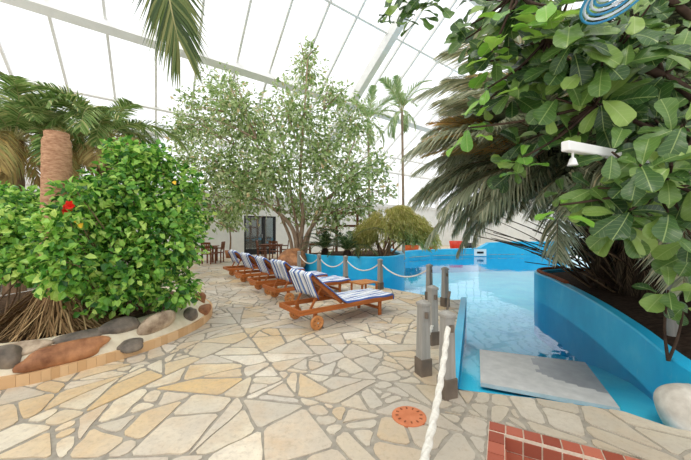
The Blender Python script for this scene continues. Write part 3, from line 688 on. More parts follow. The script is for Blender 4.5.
# near frond hanging in from above: palm leaning in from outside the frame on the left
fm_near=[frond_mesh('frond',2.6,18,-95,70,.50,.03,[M['palm_near'],M['rachis']],70+i,spread=66,sag=.35,vee=.12,kink=.55,rad=.02) for i in range(1)]
cr=V((-2.45,3.15,5.6)); near=empty('leaning_palm',(-4.6,.6,0),'palm whose long green frond hangs down from the top edge left of centre','palm'); b=V((-4.6,.6,0))
mb=MB(); q=catmull([V((0,0,-.05)),(cr-b)*.5+V((-.3,-.3,.3)),cr-b],10); mb.tube(q,[.2-.004*i for i in range(21)],12); mb.build('trunk',M['bark'],near,True)
def hang(me,par,start,az,sc=1): return add_frond(me,par,start-b,az,0,0,sc)
def hanging_frond(start,tip,seed,width,n):
    r=random.Random(seed); mb=MB(); a=V((0,0,0)); e=tip-start; side=V((1,-.15,0)).normalized(); fw=V((0,-1,0))
    pts=catmull([a,e*.4+fw*.06,e*.75+fw*.05,e],8); mb.tube(pts,[.022*(1-.85*i/24) for i in range(25)],6,1)
    for i in range(n):
        t=.03+.97*(i+.5)/n; q=t*24; k=min(int(q),23); p=pts[k].lerp(pts[k+1],q-k); d=(pts[k+1]-pts[k]).normalized()
        l=width*(1-.25*t**3)*(min(1,.55+t*1.4))*r.uniform(.92,1.05)
        for sg in (-1,1):
            ang=math.radians(60-42*t+r.uniform(-4,4)); dd=(d*math.cos(ang)+side*sg*math.sin(ang)+fw*(-.15+r.uniform(-.12,.12))).normalized()
            wv=dd.cross(fw).normalized()*.017
            m1=p+dd*l*.5+V((0,0,-.03*l)); tp=p+dd*l+V((0,0,-.22*l))
            n0=len(mb.v); mb.v+=[tuple(x) for x in (p-wv*.6,p+wv*.6,m1+wv,m1-wv,tp)]; mb.f+=[(n0,n0+1,n0+2,n0+3),(n0+3,n0+2,n0+4)]; mb.m+=[0,0]; mb.uv+=[None,None]
    return mb
top=at(160,-70,4.0); tip=at(178,38,3.95)
mb=MB(); f_=hanging_frond(top,tip,4,.70,64)
fo=f_.build('frond',[M['palm_near'],M['rachis']],near); fo.location=top-b
mb=MB(); tube_path(mb,[cr-b,(cr-b).lerp(top-b,.5)+V((0,0,.25)),top-b],.025,.022,6); mb.build('frond_stem',M['rachis'],near,True)
for az,ti in ((2.2,.1),(3.2,.2),(4.2,.1),(1.2,.4)): add_frond(fm_left[0],near,cr-b,az,ti,0,1.0)

# island planter: willowy shrub, cycads, wooden frame
def weeping(name,base,lobes,n,label):
    o=empty(name,base,label,'shrub'); b=V(base); r=random.Random(17); mb=MB(); tw=MB()
    for k in range(n):
        c,rr=r.choice(lobes); u=rdir(r,.2); p=V((c[0]+u.x*rr[0],c[1]+u.y*rr[1],c[2]+u.z*rr[2]))-b
        L=r.uniform(.4,.8); out=V((p.x,p.y*.6,0)); out=out.normalized() if out.length>.01 else V((1,0,0))
        q=p+out*L*.35+V((0,0,.05)); e=p+out*L*.6+V((0,0,-L*.7))
        tw.grid([[p,p+V((.012,0,.004))],[q,q+V((.01,0,.004))],[e,e+V((.004,0,0))]])
        for t in range(6):
            a=p.lerp(q,t/3) if t<3 else q.lerp(e,(t-3)/3); kite(mb,a,(out*.4+rdir(r)*.6+V((0,0,-.8))),rdir(r),.22,.04)
    mb.build('foliage',M['willow'],o); tw.build('twig',M['willow'],o)
    mb=MB()
    for k in range(9):
        c,rr=r.choice(lobes); e=V(c)-b+rdir(r)*rr[0]*.5; s=V((r.uniform(-.2,.2),r.uniform(-.2,.2),-.04)); tube_path(mb,[s,s.lerp(e,.45)+V((r.uniform(-.1,.1),0,.25)),e],.05,.012,5)
    mb.build('trunk',M['bark'],o,True); return o
wb=at(385,0,11.9); wb.z=.5
wl=[]
for (x,y,r) in [(392,220,15),(378,230,14),(408,226,14),(420,234,9),(368,236,9),(396,213,9)]:
    c=at(x,y,11.9); k=r*11.9/F; wl.append(((c.x,c.y,c.z),(k*1.1,k*1.0,k*.8)))
weeping('weeping_shrub',wb,wl,1100,'olive green weeping shrub in the island planter by the pool')
fm_cy=[frond_mesh('frond',1.6,60,-35,44,.28,.03,[M['cycad'],M['rachis']],80+i,spread=65,sag=.2,vee=.35,start=.1,rad=.012) for i in range(2)]
def cycad(base,n,label,sc=1):
    o=empty('cycad',base,label,'cycad'); mb=MB(); mb.tube([(0,0,-.05),(0,0,.18),(0,0,.28)],[.14,.15,.08],10); mb.build('trunk',M['dark_bark'],o,True)
    for k in range(n): add_frond(fm_cy[k%2],o,V((0,0,.2)),2*PI*k/n*1.0+R.uniform(-.2,.2),R.uniform(-.5,.35),0,R.uniform(.8,1.15)*sc)
c=at(347,0,11.4); cycad((c.x,c.y,.5),18,'dark cycad fanning out in the island planter left of the shrub')
c=at(325,0,12.2); cycad((c.x,c.y,.5),14,'smaller cycad behind the pool ropes at planter left end',.9)
# carved wooden frame behind
c=at(347,0,15.2); wf=empty('wooden_frame',(c.x,15.2,0),'red-brown wooden frame of two tall posts with crossbars behind the cycads','wooden frame')
for sx in (-.52,.52):
    mb=MB(); mb.box((sx,0,1.25),(.13,.13,2.5)); mb.build('post',M['dark_wood'],wf)
for z in (2.35,1.7):
    mb=MB(); mb.box((0,-.02,z),(1.5,.1,.11)); mb.build('crossbar',M['dark_wood'],wf)

# right palm clump over the pool
rb=V((5.1,5.7,.45))
fm_r=[frond_mesh('frond',3.0,32,-48,92,.66,.03,[M['palm_grey'],M['rachis_brown']],90+i,spread=55,sag=.75,vee=.15,rad=.02,start=.2) for i in range(3)]
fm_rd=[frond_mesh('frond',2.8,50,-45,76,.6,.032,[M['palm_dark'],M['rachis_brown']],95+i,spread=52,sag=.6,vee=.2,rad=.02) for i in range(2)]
fm_ry=[frond_mesh('frond',2.7,40,-25,76,.5,.028,[M['palm_dry'],M['rachis_brown']],98+i,spread=50,sag=.5,vee=.25,rad=.018) for i in range(2)]
fm_ro=[frond_mesh('frond',2.7,36,-30,80,.5,.028,[M['palm_tan'],M['rachis_brown']],104+i,spread=48,sag=.4,vee=.3,rad=.018) for i in range(2)]
rp=empty('date_palm',rb,'big dense grey-green date palm clump leaning over the pool from the right planter','palm')
crs=[V((4.15,5.7,2.3))-rb,V((4.75,6.2,3.25))-rb,V((4.9,5.0,2.0))-rb]
for c in crs:
    mb=MB(); s0=V((c.x*.3+.1,c.y*.5,-.1)); q=catmull([s0,s0.lerp(c,.5)+V((.12,0,0)),c],8); mb.tube(q,[.2-.005*i for i in range(17)],12); mb.build('trunk',M['dark_bark'],rp,True)
fr=[]
for k in range(24): fr.append((0,R.uniform(140,235),R.uniform(-.22,.75),R.choice([0,0,0,1]),R.uniform(.85,1.1)))
for k in range(16): fr.append((1,R.uniform(135,225),R.uniform(-.25,.75),R.choice([0,0,2,2]),R.uniform(1.05,1.25)))
for k in range(12): fr.append((2,R.uniform(165,265),R.uniform(-.3,.4),R.choice([0,1,1]),R.uniform(.75,.95)))
for k in range(14): fr.append((k%2,160+k*3.2,.02+.07*(k%5),3 if k%3 else 0,R.uniform(1.0,1.2)))
for k in range(16): fr.append((0,185+k*6,R.uniform(-.5,-.05),k%3%2,R.uniform(.6,.85)))
for k in range(12): fr.append((1,120+k*6,R.uniform(-.5,.1),1,R.uniform(.8,1.0)))
for k in range(14): fr.append((0,142+k*5.5,R.uniform(-.42,-.1),0,R.uniform(.62,.85)))
for k in range(10): fr.append((1,165+k*6,R.uniform(-.45,.0),k%2,R.uniform(.8,1.0)))
for ci in range(3):
    for k in range(11): fr.append((ci,-100+k*24,R.uniform(-.2,.9),1,R.uniform(.8,1)))
for (ci,az,ti,kind,sc) in fr:
    add_frond((fm_r,fm_rd,fm_ry,fm_ro)[kind][R.randrange(2)],rp,crs[ci]+V((0,0,R.uniform(-.15,.25))),math.radians(az),ti,R.uniform(-.4,.4),sc)
rnd=random.Random(31)
for k in range(60):                                                # bare dead stalks fanning out of the clump
    a=math.radians(rnd.uniform(130,280)); e=rnd.uniform(.45,1.25); L=rnd.uniform(1.2,2.6); s_=V((rnd.uniform(-.5,.3),rnd.uniform(-.6,.5),-.05))
    d=V((math.cos(a)*math.cos(e),math.sin(a)*math.cos(e)*.8,math.sin(e))); mb=MB()
    tube_path(mb,[s_,s_+d*L*.5,s_+d*L+V((0,0,-.12*L))+V((d.x,d.y,0))*.25],.017,.007,5); mb.build('stalk',M['rachis_brown' if k%3==0 else 'dark_bark'],rp,True)
fm_dead=[frond_mesh('dead_frond',1.6,-10,-82,52,.4,.024,[M['dead'],M['rachis_brown']],110+i,spread=38,sag=1.0,vee=.0,rad=.015) for i in range(2)]
for k in range(34):
    add_frond(fm_dead[k%2],rp,(crs[1] if k%2 else V((-.1,-.35,1.55)))+V((.1,0,-.1-.6*rnd.random())),math.radians(rnd.uniform(150,320)),rnd.uniform(-.6,.1),0,rnd.uniform(.5,.85),'dead_frond')
# second palm behind, on the right
fm_b=fm_rd
def palm2(base,cz,n,label,sc=1.0,meshes=fm_rd):
    o=empty('date_palm',base,label,'palm'); mb=MB(); mb.tube([(0,0,-.1),(.02,0,cz*.5),(0,0,cz)],[.22,.2,.17],12); mb.build('trunk',M['dark_bark'],o,True)
    for k in range(n): add_frond(R.choice(meshes),o,V((0,0,cz)),2*PI*k/n+R.uniform(-.2,.2),R.uniform(-.5,.7),0,sc*R.uniform(.85,1.1))
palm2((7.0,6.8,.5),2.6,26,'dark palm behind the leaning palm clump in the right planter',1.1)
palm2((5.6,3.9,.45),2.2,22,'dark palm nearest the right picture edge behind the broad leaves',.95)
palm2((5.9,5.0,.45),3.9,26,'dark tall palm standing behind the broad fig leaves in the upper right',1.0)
palm2((8.6,10.2,0),3.4,22,'dark palm farthest back on the right beyond the planter',1.2,fm_rd+fm_r[:1]) if False else None

# fiddle-leaf fig, near right
def fig_leaf(mb,p,d,up,L,W,rnd):
    d=d.normalized(); s=d.cross(up)
    if s.length<1e-3: s=d.orthogonal()
    s.normalize(); n=s.cross(d); rows=[]; uvs=[]; NL=9; droop=rnd.uniform(.1,.45); ph=rnd.uniform(0,6); am=rnd.uniform(.02,.05)
    pr=[.08,.34,.50,.60,.70,.86,1.0,.98,.74,.12]; tl=[0,.1,.22,.34,.46,.6,.74,.87,.96,1.0]
    for i in range(NL+1):
        t=tl[i]; wd=pr[i]*W/2; c=p+d*L*t-n*L*droop*t*t
        row=[];uv=[]
        for j,u in enumerate((-1,-.5,0,.5,1)):
            row.append(c+s*u*wd+n*(abs(u)*wd*.28+am*W*math.sin(t*9+ph+u*2)*abs(u)*2)); uv.append((.5+u*.5*pr[i],t))
        rows.append(row);uvs.append(uv)
    mb.grid(rows,0,uvs)
def fig_clusters(root,base,cl,rnd,stem_from=None,mat='fig',part='foliage',lift=0):
    b=V(base); mb=MB()
    for (x,y,Z,n,sz) in cl:
        c=at(x,y,Z); ax=V((rnd.uniform(-.7,.1),-.55,rnd.uniform(-.1,.6)+lift)).normalized()
        for k in range(n):
            a=k*2.4+rnd.uniform(-.3,.3); o1=ax.orthogonal().normalized(); o2=ax.cross(o1)
            d=(o1*math.cos(a)+o2*math.sin(a))*1.0+ax*rnd.uniform(-.2,.7)+V((0,0,-.15)); L=sz*.8*rnd.uniform(.65,1.2)
            p=c-ax*.05*(k%4)+d.normalized()*.04
            up=(ax+V((0,0,.5))).normalized()
            fig_leaf(mb,p-b,d,up,L,L*rnd.uniform(.5,.68),rnd)
        if stem_from:
            s=min(stem_from,key=lambda q:(V(q)-c).length); s=V(s)
            br=MB(); tube_path(br,[s-b,s.lerp(c,.5)-b+V((rnd.uniform(-.03,.03),rnd.uniform(-.03,.03),-.03)),c-b],.016,.008,6); br.build('branch',M['dark_bark'],root,True)
    fo=mb.build(part,M[mat],root,True)
    if mat!='fig': fo['label']='bright yellow-green young leaves'
fb=V((3.75,2.75,.38)); fig=empty('fiddle_leaf_fig',fb,'fiddle-leaf fig with broad glossy leaves filling the upper right near the camera','tree')
nodes=[(3.7,2.8,1.2),(3.5,2.8,1.9),(3.3,2.75,2.5),(2.9,2.8,2.9),(2.4,2.85,3.1),(1.9,2.9,3.3),(2.9,2.6,2.2),(2.6,2.5,1.9),(2.2,2.7,2.6),(1.5,2.7,3.6),(.9,2.6,3.85),(3.3,2.4,1.5)]
mb=MB()
for path,r0,r1 in [([(3.75,2.75,.3),(3.7,2.8,1.2),(3.5,2.8,1.9),(3.3,2.75,2.5),(2.9,2.8,2.9),(2.4,2.85,3.1),(1.9,2.9,3.3)],.07,.02),([(3.3,2.75,2.5),(3.1,2.7,3.3),(2.3,2.7,3.75),(1.5,2.7,3.75),(.5,2.55,3.75)],.04,.012),([(3.5,2.8,1.9),(2.9,2.6,2.2),(2.2,2.7,2.6)],.035,.015),([(3.7,2.8,1.2),(3.3,2.4,1.5),(2.6,2.5,1.9)],.03,.012),([(3.75,2.75,.3),(4.0,2.9,1.4),(4.1,3.0,3.4)],.06,.03)]:
    tube_path(mb,[V(p)-fb for p in path],r0,r1)
mb.build('trunk',M['dark_bark'],fig,True)
cl=[(508,18,2.9,8,.3),(548,12,2.6,8,.32),(498,48,3.0,8,.28),(575,40,2.45,8,.34),(540,62,2.8,8,.3),(485,62,3.2,6,.26),(512,92,3.0,8,.3),(556,98,2.7,8,.34),(602,62,2.5,8,.36),(600,98,2.6,8,.36),(640,45,2.5,8,.34),(665,75,2.6,8,.34),(620,20,2.6,7,.34),(612,152,2.4,7,.3),(640,165,2.25,8,.3),(598,188,2.5,7,.28),(630,210,2.35,8,.28),(672,165,2.2,8,.3),(682,125,2.3,8,.32),(668,212,2.35,7,.28),(578,135,2.8,7,.3),(540,135,3.0,8,.3),(520,160,3.1,6,.24),(690,235,2.5,7,.28),(585,205,2.7,5,.2),(398,3,2.5,8,.2),(424,-4,2.5,8,.2),(386,-6,2.45,8,.2),(411,4,2.6,8,.2),(404,-14,2.5,8,.2),(436,-12,2.6,8,.2),(470,25,3.2,6,.24),(480,108,3.25,6,.24),(655,120,2.6,8,.3),(580,75,2.6,8,.34),(525,-5,2.8,7,.3),(470,0,3.0,5,.2),(650,5,2.7,7,.3),(688,30,2.6,7,.3),(690,185,2.4,7,.28)]
q_=random.Random(4); cl2=[(x+q_.uniform(-26,26),y+q_.uniform(-22,22),Z+q_.uniform(.15,.7),n,sz*1.05) for x,y,Z,n,sz in cl if x>470 and not (545<x<615 and 120<y<165)]+[(x+q_.uniform(-22,22),y+q_.uniform(-25,15),Z+q_.uniform(-.1,.4),n,sz) for x,y,Z,n,sz in cl if x>480 and y<115]
fig_clusters(fig,fb,cl+cl2,random.Random(12),nodes)
fig_clusters(fig,fb,[(492,52,2.75,6,.3),(488,88,2.8,5,.28),(546,6,2.3,6,.34),(508,12,2.6,6,.32),(522,158,2.9,5,.26),(468,128,3.0,5,.28),(560,205,2.5,4,.22)],random.Random(19),nodes,'fig_young','young_foliage',.9)
sb=V((2.95,2.55,.33)); sb=at(668,0,2.75); sb.z=.33
sap=empty('fiddle_leaf_fig',sb,'small fiddle-leaf fig shoot low above the blue wall at the right edge','plant')
fig_clusters(sap,sb,[(668,290,2.7,7,.26),(684,306,2.8,5,.24)],random.Random(5),[tuple(sb)])

# dense dark shrubs at the back of the right planter
sl_=[lobe(640,190,7.5,1.6,1.5,1.0),lobe(700,120,7.5,1.6,2.0,1.0),lobe(600,120,9.0,1.6,1.6,1.0),lobe(620,60,9.5,2.2,1.6,1.0),lobe(570,170,9,1.2,1.3,.8),lobe(690,230,6.2,1.3,1.2,.8),lobe(700,20,9,2,2,1),lobe(600,240,8.0,.8,.5,.5),lobe(650,255,5.8,.7,.5,.5)]
M['darkleaf']=leafmat('dark_shrub_leaf',[(0,hexc(24,40,20)),(.6,hexc(44,66,34)),(1,hexc(80,100,54))],.5,.15,.3)
bush('evergreen_shrub',(8.2,7.5,.5),sl_,8500,.34,.16,'darkleaf','dark dense evergreen shrub filling the back of the right planter','shrub',20,44,.3,stemmat='dark_bark')

# ------------------------------------------------------------------ pool side: posts and ropes
def make_post():
    o=empty('bollard_post',(0,0,0),'x','post','grey posts with ropes along the pool')
    mb=MB(); mb.box((0,0,.375),(.115,.115,.73),taper=.82); bevel(mb.build('shaft',M['post'],o),.008)
    mb=MB(); mb.box((0,0,.735),(.112,.112,.03)); mb.box((0,0,.763),(.11,.11,.028),taper=.35); bevel(mb.build('cap',M['post'],o),.004)
    mb=MB(); mb.box((0,0,.085),(.132,.132,.19)); bevel(mb.build('base_shoe',M['shoe'],o),.005)
    mb=MB(); mb.tube([(0,-.062,.66),(0,-.062,.60)],.02,10); mb.build('rope_ring',M['shoe'],o)
    return o
PO=[((.92,2.78),'nearest grey post, by the corner of the shallow pool end, holding the thick rope'),((.81,3.2),'second nearest grey post, left of the front pair'),((1.15,4.05),'grey post third from the camera, beside the blue curb'),((1.96,6.05),'grey post beyond the curb, right one of the two far gate posts'),((1.80,6.6),'grey post at the pool corner, left one of the two far gate posts'),((.88,7.8),'grey rope post right beside the small wooden table'),((0,8.8),'grey rope post behind the nearest lounger, middle of the far row'),((-.81,9.4),'grey rope post in front of the island planter, second from the left'),((-1.62,10.7),'leftmost grey rope post, by the brown boulder')]
p0=make_post(); posts=[]
for i,((x,y),lab) in enumerate(PO):
    o=p0 if i==0 else copy_tree(p0); o.location=(x,y,-.005); o.rotation_euler=(0,0,.35 if i<4 else .6); o['label']=lab; posts.append(V((x,y,.63)))
mb_post=copy_tree(p0); mb_post.location=(.0,.62,-.005); mb_post['label']='grey post under the viewpoint carrying the near end of the thick rope'
def rope(a,b,sag,r,label,strands=True):
    N=int((b-a).length/.012) if strands else 24; pts=[]
    for i in range(N+1):
        t=i/N; p=a.lerp(b,t); p.z-=sag*4*t*(1-t); pts.append(p-a)
    mb=MB()
    if strands: mb.tube(pts,r,18,mod=lambda i,k:1+.2*math.cos(3*k-i*.55))
    else: mb.tube(pts,r,8)
    o=mb.build('rope',M['rope'],None,True); o.location=a; tag(o,label,'rope','ropes slung between the grey posts')
rope(V((.90,2.70,.64)),V((.02,.69,.62)),.30,.021,'thick twisted white rope running towards the camera from the nearest post')
seg=[(4,5,'white rope between pool corner post and the post by the table'),(5,6,'white rope sagging from the table post to the middle post'),(6,7,'white rope in front of the blue planter, left of the middle post'),(7,8,'leftmost white rope between the two far left posts')]
for i,j,lab in seg: rope(posts[i]+V((0,0,.04)),posts[j]+V((0,0,.04)),.26,.017,lab,False)
rope(posts[1]-V((0,0,.28)),posts[2]-V((0,0,.38)),.03,.018,'short rope low between the second and third posts',True)
# gate rod
mb=MB(); mb.tube([(0,0,0),(.06,.02,.62)],.014,8); mb.tube([(.06,.02,.62),(.085,.05,.70)],.02,8); o=mb.build('gate_rod',M['shoe'],None,True); o.location=(1.27,3.95,0); tag(o,'slim brown metal rod leaning beside the third post','rod')
# drain cover
dc=empty('drain_cover',at(409,416,2.47),'round terracotta orange cover with slots set in the paving','cover'); dc.location.z=.0
mb=MB(); mb.lathe([(0,.012),(.125,.012),(.137,.006),(.137,-.01)],32); mb.build('lid',M['rust'],dc,False)
mb=MB()
for k in range(12):
    a=2*PI*k/12; d=V((math.cos(a),math.sin(a),0)); mb.bar(d*.085+V((0,0,.013)),d*.108+V((0,0,.013)),.012,.003)
mb.build('slot',M['rust_dark'],dc)
# grey mat in the shallow end
mc=[at(479.5,348,4.12),at(585,361,3.72),at(620,412,2.7),at(480.5,385,3.15)]
cs=[V((p.x,p.y)) for p in mc]; ctr=sum(cs,V((0,0)))/4
mat=empty('pool_mat',(ctr.x,ctr.y,-.085),'large square grey mat lying on the shallow pool ledge, partly wet','mat')
zs=[-.035,-.035,.0,.0]
mb=MB(); N=24; rows=[]; 
def bil(u,v): a=cs[3].lerp(cs[2],u); b_=cs[0].lerp(cs[1],u); q=a.lerp(b_,v)-ctr; return V((q.x,q.y,-.035*v))
th=V((0,0,.02))
mb.grid([[bil(i/N,j/N)+th for i in range(N+1)] for j in range(N+1)])
for k in range(N):
    mb.m=[ (1 if ((i%N+.5)/N>.5 and ((((i%N+.5)/N-1.0)/.50)**2+(((i//N+.5)/N-.72)/.48)**2)<1+.12*math.sin((i//N)*.7)) else 0) for i in range(N*N)]
for e in range(4):
    pts=[[(k/N,0),(1,k/N),(1-k/N,1),(0,1-k/N)][e] for k in range(N+1)]
    mb.grid([[bil(*p)+th for p in pts],[bil(*p)-th for p in pts]])
mb.build('mat_sheet',[M['mat'],M['matwet']],mat)
# red tiled foot bath
fbt=empty('foot_bath',(bath_o.x,bath_o.y,0),'sunken foot bath edged with small red tiles at the bottom right','foot bath')
def bp(u,v,z): q=bath_u*u+bath_v*v; return V((q.x,q.y,z))
bd,t=.11,.115
mb=MB()
for (u0,u1,v0,v1) in ((0,BW,0,bd),(0,BW,BD-bd,BD),(0,bd,bd,BD-bd),(BW-bd,BW,bd,BD-bd)): mb.face([bp(u0,v0,-.003),bp(u0,v1,-.003),bp(u1,v1,-.003),bp(u1,v0,-.003)])
for (a,b_) in (((bd,bd),(BW-bd,bd)),((BW-bd,bd),(BW-bd,BD-bd)),((BW-bd,BD-bd),(bd,BD-bd)),((bd,BD-bd),(bd,bd))): mb.face([bp(*a,-.003),bp(*b_,-.003),bp(*b_,-.32),bp(*a,-.32)])
mb.face([bp(bd,bd,-.3),bp(BW-bd,bd,-.3),bp(BW-bd,BD-bd,-.3),bp(bd,BD-bd,-.3)]); mb.build('basin',M['grout'],fbt)
mb=MB(); g=.005
def tile(p0,du_,dv_,nz):
    q=[p0,p0+du_,p0+du_+dv_,p0+dv_]; up=nz*.008; n0=len(mb.v); mb.v+=[tuple(x) for x in q]+[tuple(x+up) for x in q]
    for f in ((4,5,6,7),(0,1,5,4),(1,2,6,5),(2,3,7,6),(3,0,4,7)): mb.f.append(tuple(n0+j for j in f)); mb.m.append(0); mb.uv.append(None)
U=bp(1,0,0); W_=bp(0,1,0); Zv=V((0,0,1)); nu=int(BW/t); nv=int(BD/t)
for k in range(nu):
    L=BW/nu; tile(bp(k*L+g,g,-.003),U*(L-2*g),W_*(bd-2*g),Zv); tile(bp(k*L+g,BD-bd+g,-.003),U*(L-2*g),W_*(bd-2*g),Zv)
for k in range(1,nv-1):
    L=BD/nv; tile(bp(g,k*L+g,-.003),U*(bd-2*g),W_*(L-2*g),Zv); tile(bp(BW-bd+g,k*L+g,-.003),U*(bd-2*g),W_*(L-2*g),Zv)
mb.build('rim_tile',M['redtile'],fbt)
mb=MB()
for k in range(nu-2):
    L=(BW-2*bd)/(nu-2)
    for r in range(3):
        tile(bp(bd+k*L+g,bd,-.02-.1*(r+1)+g),U*(L-2*g),Zv*(.1-2*g),W_); tile(bp(bd+k*L+g,BD-bd,-.02-.1*(r+1)+g),U*(L-2*g),Zv*(.1-2*g),-W_)
for k in range(nv-2):
    L=(BD-2*bd)/(nv-2)
    for r in range(3):
        tile(bp(bd,bd+k*L+g,-.02-.1*(r+1)+g),W_*(L-2*g),Zv*(.1-2*g),U); tile(bp(BW-bd,bd+k*L+g,-.02-.1*(r+1)+g),W_*(L-2*g),Zv*(.1-2*g),-U)
mb.build('wall_tile',M['redtile'],fbt)
bld=at(697,406,2.42); bld.z=.07
tag(rock('boulder',bld,(.25,.24,.20),.4,M['rock_white'],77,sub=4,rough=.15),'pale smooth boulder at the pool corner by the right edge','boulder')
bo=at(291,0,11.6); bo.z=.28
tag(rock('boulder',bo,(.55,.5,.42),.2,M['rock_brown'],78,sub=4),'round brown boulder beside the leftmost rope post','boulder')

# lamp post with a white arm behind the fig leaves
lb=V((3.62,3.4,.38)); lp=empty('pool_lamp',lb,'grey post with a white arm and small bell lamp behind the fig leaves','lamp')
mb=MB(); mb.tube([(0,0,-.05),(0,0,2.1)],.05,12); mb.build('post',M['post'],lp,True)
mb=MB(); a=at(565,146,2.25)-lb; mb.bar(a,V((.08,.06,a.z+.12)),.06,.075); bevel(mb.build('arm',M['white_paint'],lp),.01)
mb=MB(); mb.lathe([(.008,.0),(.008,-.04),(.02,-.05),(.032,-.09),(.036,-.1),(.0,-.1)],14,c=a+V((.10,.06,-.03))); mb.build('bell_lamp',M['white_paint'],lp,True)
# hanging spiral of blue rings
ctr_=at(617,-5,2.0); sp=empty('ring_spiral',ctr_,'hanging flat spiral of blue and white rings at the top right corner','hanging decoration')
for k in range(7):
    r=.225-.028*k; tilt=Matrix.Rotation(math.radians(-24),3,'X')@Matrix.Rotation(math.radians(-14),3,'Y')
    mb=MB(); pts=[tilt@V((r*math.cos(2*PI*i/40),r*.8*math.sin(2*PI*i/40),.012*k)) for i in range(40)]
    mb.tube(pts+[pts[0]],.0085,7,cap=False); mb.build('ring',M['bluewire' if k%2==0 else 'whitewire'],sp,True)
mb=MB(); mb.tube([(0,0,.08),(0,.0,1.6)],.004,6)
for k in range(3): a=2*PI*k/3; mb.tube([tilt@V((.22*math.cos(a),.176*math.sin(a),0)),(0,0,.35)],.003,5)
mb.build('cord',M['white_paint'],sp)

# ------------------------------------------------------------------ sun loungers with towels
LEN,HW=1.9,.33
hx,hz=.80,.33; tx,tz=.22,.80                                   # backrest hinge and top
def make_lounger():
    o=empty('sun_lounger',(0,0,0),'x','sun lounger','sun loungers by the pool'); T=M['teak']
    for s in (-1,1):
        mb=MB(); mb.box((LEN/2,s*HW,.285),(LEN,.035,.075)); bevel(mb.build('side_rail',T,o),.005)
        mb=MB(); mb.box((1.62,s*(HW-.035),.15),(.06,.035,.31)); bevel(mb.build('leg',T,o),.004)
        mb=MB(); mb.box((.30,s*(HW-.035),.18),(.06,.035,.22)); bevel(mb.build('leg',T,o),.004)
        mb=MB(); n=28
        prof=[(.012,-.02),(.025,-.02),(.075,-.012),(.08,-.018),(.108,-.018),(.108,.018),(.08,.018),(.075,.012),(.025,.02),(.012,.02)]
        mb.grid([[V((r*math.cos(2*PI*k/n),z,r*math.sin(2*PI*k/n))) for k in range(n)] for r,z in prof],0,None,True)
        wl=mb.build('wheel',M['teak_light'],o,True,(.30,s*(HW+.02),.108))
        mb=MB(); mb.lathe([(0,0),(.018,0)],8) ; mb=MB(); mb.tube([(0,-.03,0),(0,.03,0)],.014,10); mb.build('axle_cap',M['chrome'],wl); mb=MB()
        for k in range(5): a=2*PI*k/5; mb.tube([(.052*math.cos(a),-.016,.052*math.sin(a)),(.052*math.cos(a),.016,.052*math.sin(a))],.011,8)
        mb.build('wheel_hole',M['dark_wood'],wl)
    mb=MB(); mb.box((.02,0,.285),(.04,HW*2,.075)); bevel(mb.build('cross_rail',T,o),.004)
    mb=MB(); mb.box((LEN-.02,0,.285),(.04,HW*2,.075)); bevel(mb.build('cross_rail',T,o),.004)
    mb=MB(); mb.tube([(.30,-HW,.108),(.30,HW,.108)],.012,8); mb.build('axle',M['chrome'],o)
    mb=MB(); mb.box((1.62,0,.12),(.035,HW*2-.1,.05)); bevel(mb.build('cross_rail',T,o),.004)
    mb=MB()
    for k in range(12): mb.box((hx+.10+k*.088,0,.318),(.07,HW*2-.04,.02))
    mb.build('seat_slats',T,o)
    d=V((tx-hx,0,tz-hz)); L=d.length; d.normalize(); n=V((d.z,0,-d.x)); Rm=Matrix((d,V((0,1,0)),d.cross(V((0,1,0))))).transposed()
    mb=MB()
    for s in (-1,1): mb.bar((hx,s*(HW-.05),hz),(tx,s*(HW-.05),tz),.03,.05)
    for k in range(8): q=V((hx,0,hz))+d*(.06+k*L/8.2)+n*.03; mb.box(q,(.065,HW*2-.06,.018),Rm)
    bevel(mb.build('backrest',T,o),.003)
    for s in (-1,1):
        mb=MB(); q=V((hx,0,hz))+d*L*.62; mb.bar((q.x,s*(HW-.09),q.z),(.24,s*(HW-.09),.28),.025,.035); bevel(mb.build('prop_strut',T,o),.003)
    return o
def towel_mesh(seed,back=.38,foot=.05):
    r=random.Random(seed); prof=[]
    d=V((tx-hx,0,tz-hz)).normalized(); n=V((d.z,0,-d.x)); 
    n = n if n.z>0 else -n
    top=V((tx,0,tz))+n*.055+d*.02
    for k in range(7): prof.append(top+V((-.075+.16*(1-k/6),0,-back+back*k/6-.03)))
    prof.append(top+V((-.03,0,.012)))
    hinge=V((hx,0,hz))+n*.055
    for k in range(12): prof.append(top.lerp(hinge,(k+.4)/11.5))
    for k in range(16): prof.append(V((hx+.08+(LEN-hx-.07)*k/15,0,.352)))
    for k in range(3): prof.append(V((LEN+.03,0,.33-foot*(k+1)/3-.01)))
    wv=HW+.015; rows=[];uvs=[]; N=16
    for i,p in enumerate(prof):
        row=[];uv=[]
        for j in range(N+1):
            u=j/N; y=(u-.5)*2*wv; z=p.z+.006*math.sin(i*.9+j*.8+seed)+.004*math.sin(j*1.7+seed*2); x=p.x+.012*math.sin(j*1.1+seed)*(1 if i<8 else .3)
            edge=max(0,abs(u-.5)*2-.9)/.1; z-=.03*edge*edge
            row.append((x,y+.01*math.sin(i*.5+seed),z)); uv.append((u,i/len(prof)))
        rows.append(row);uvs.append(uv)
    mb=MB(); mb.grid(rows,0,uvs); return mb.mesh('towel',M['towel'],True)
ang=math.atan2(.80,1.09)
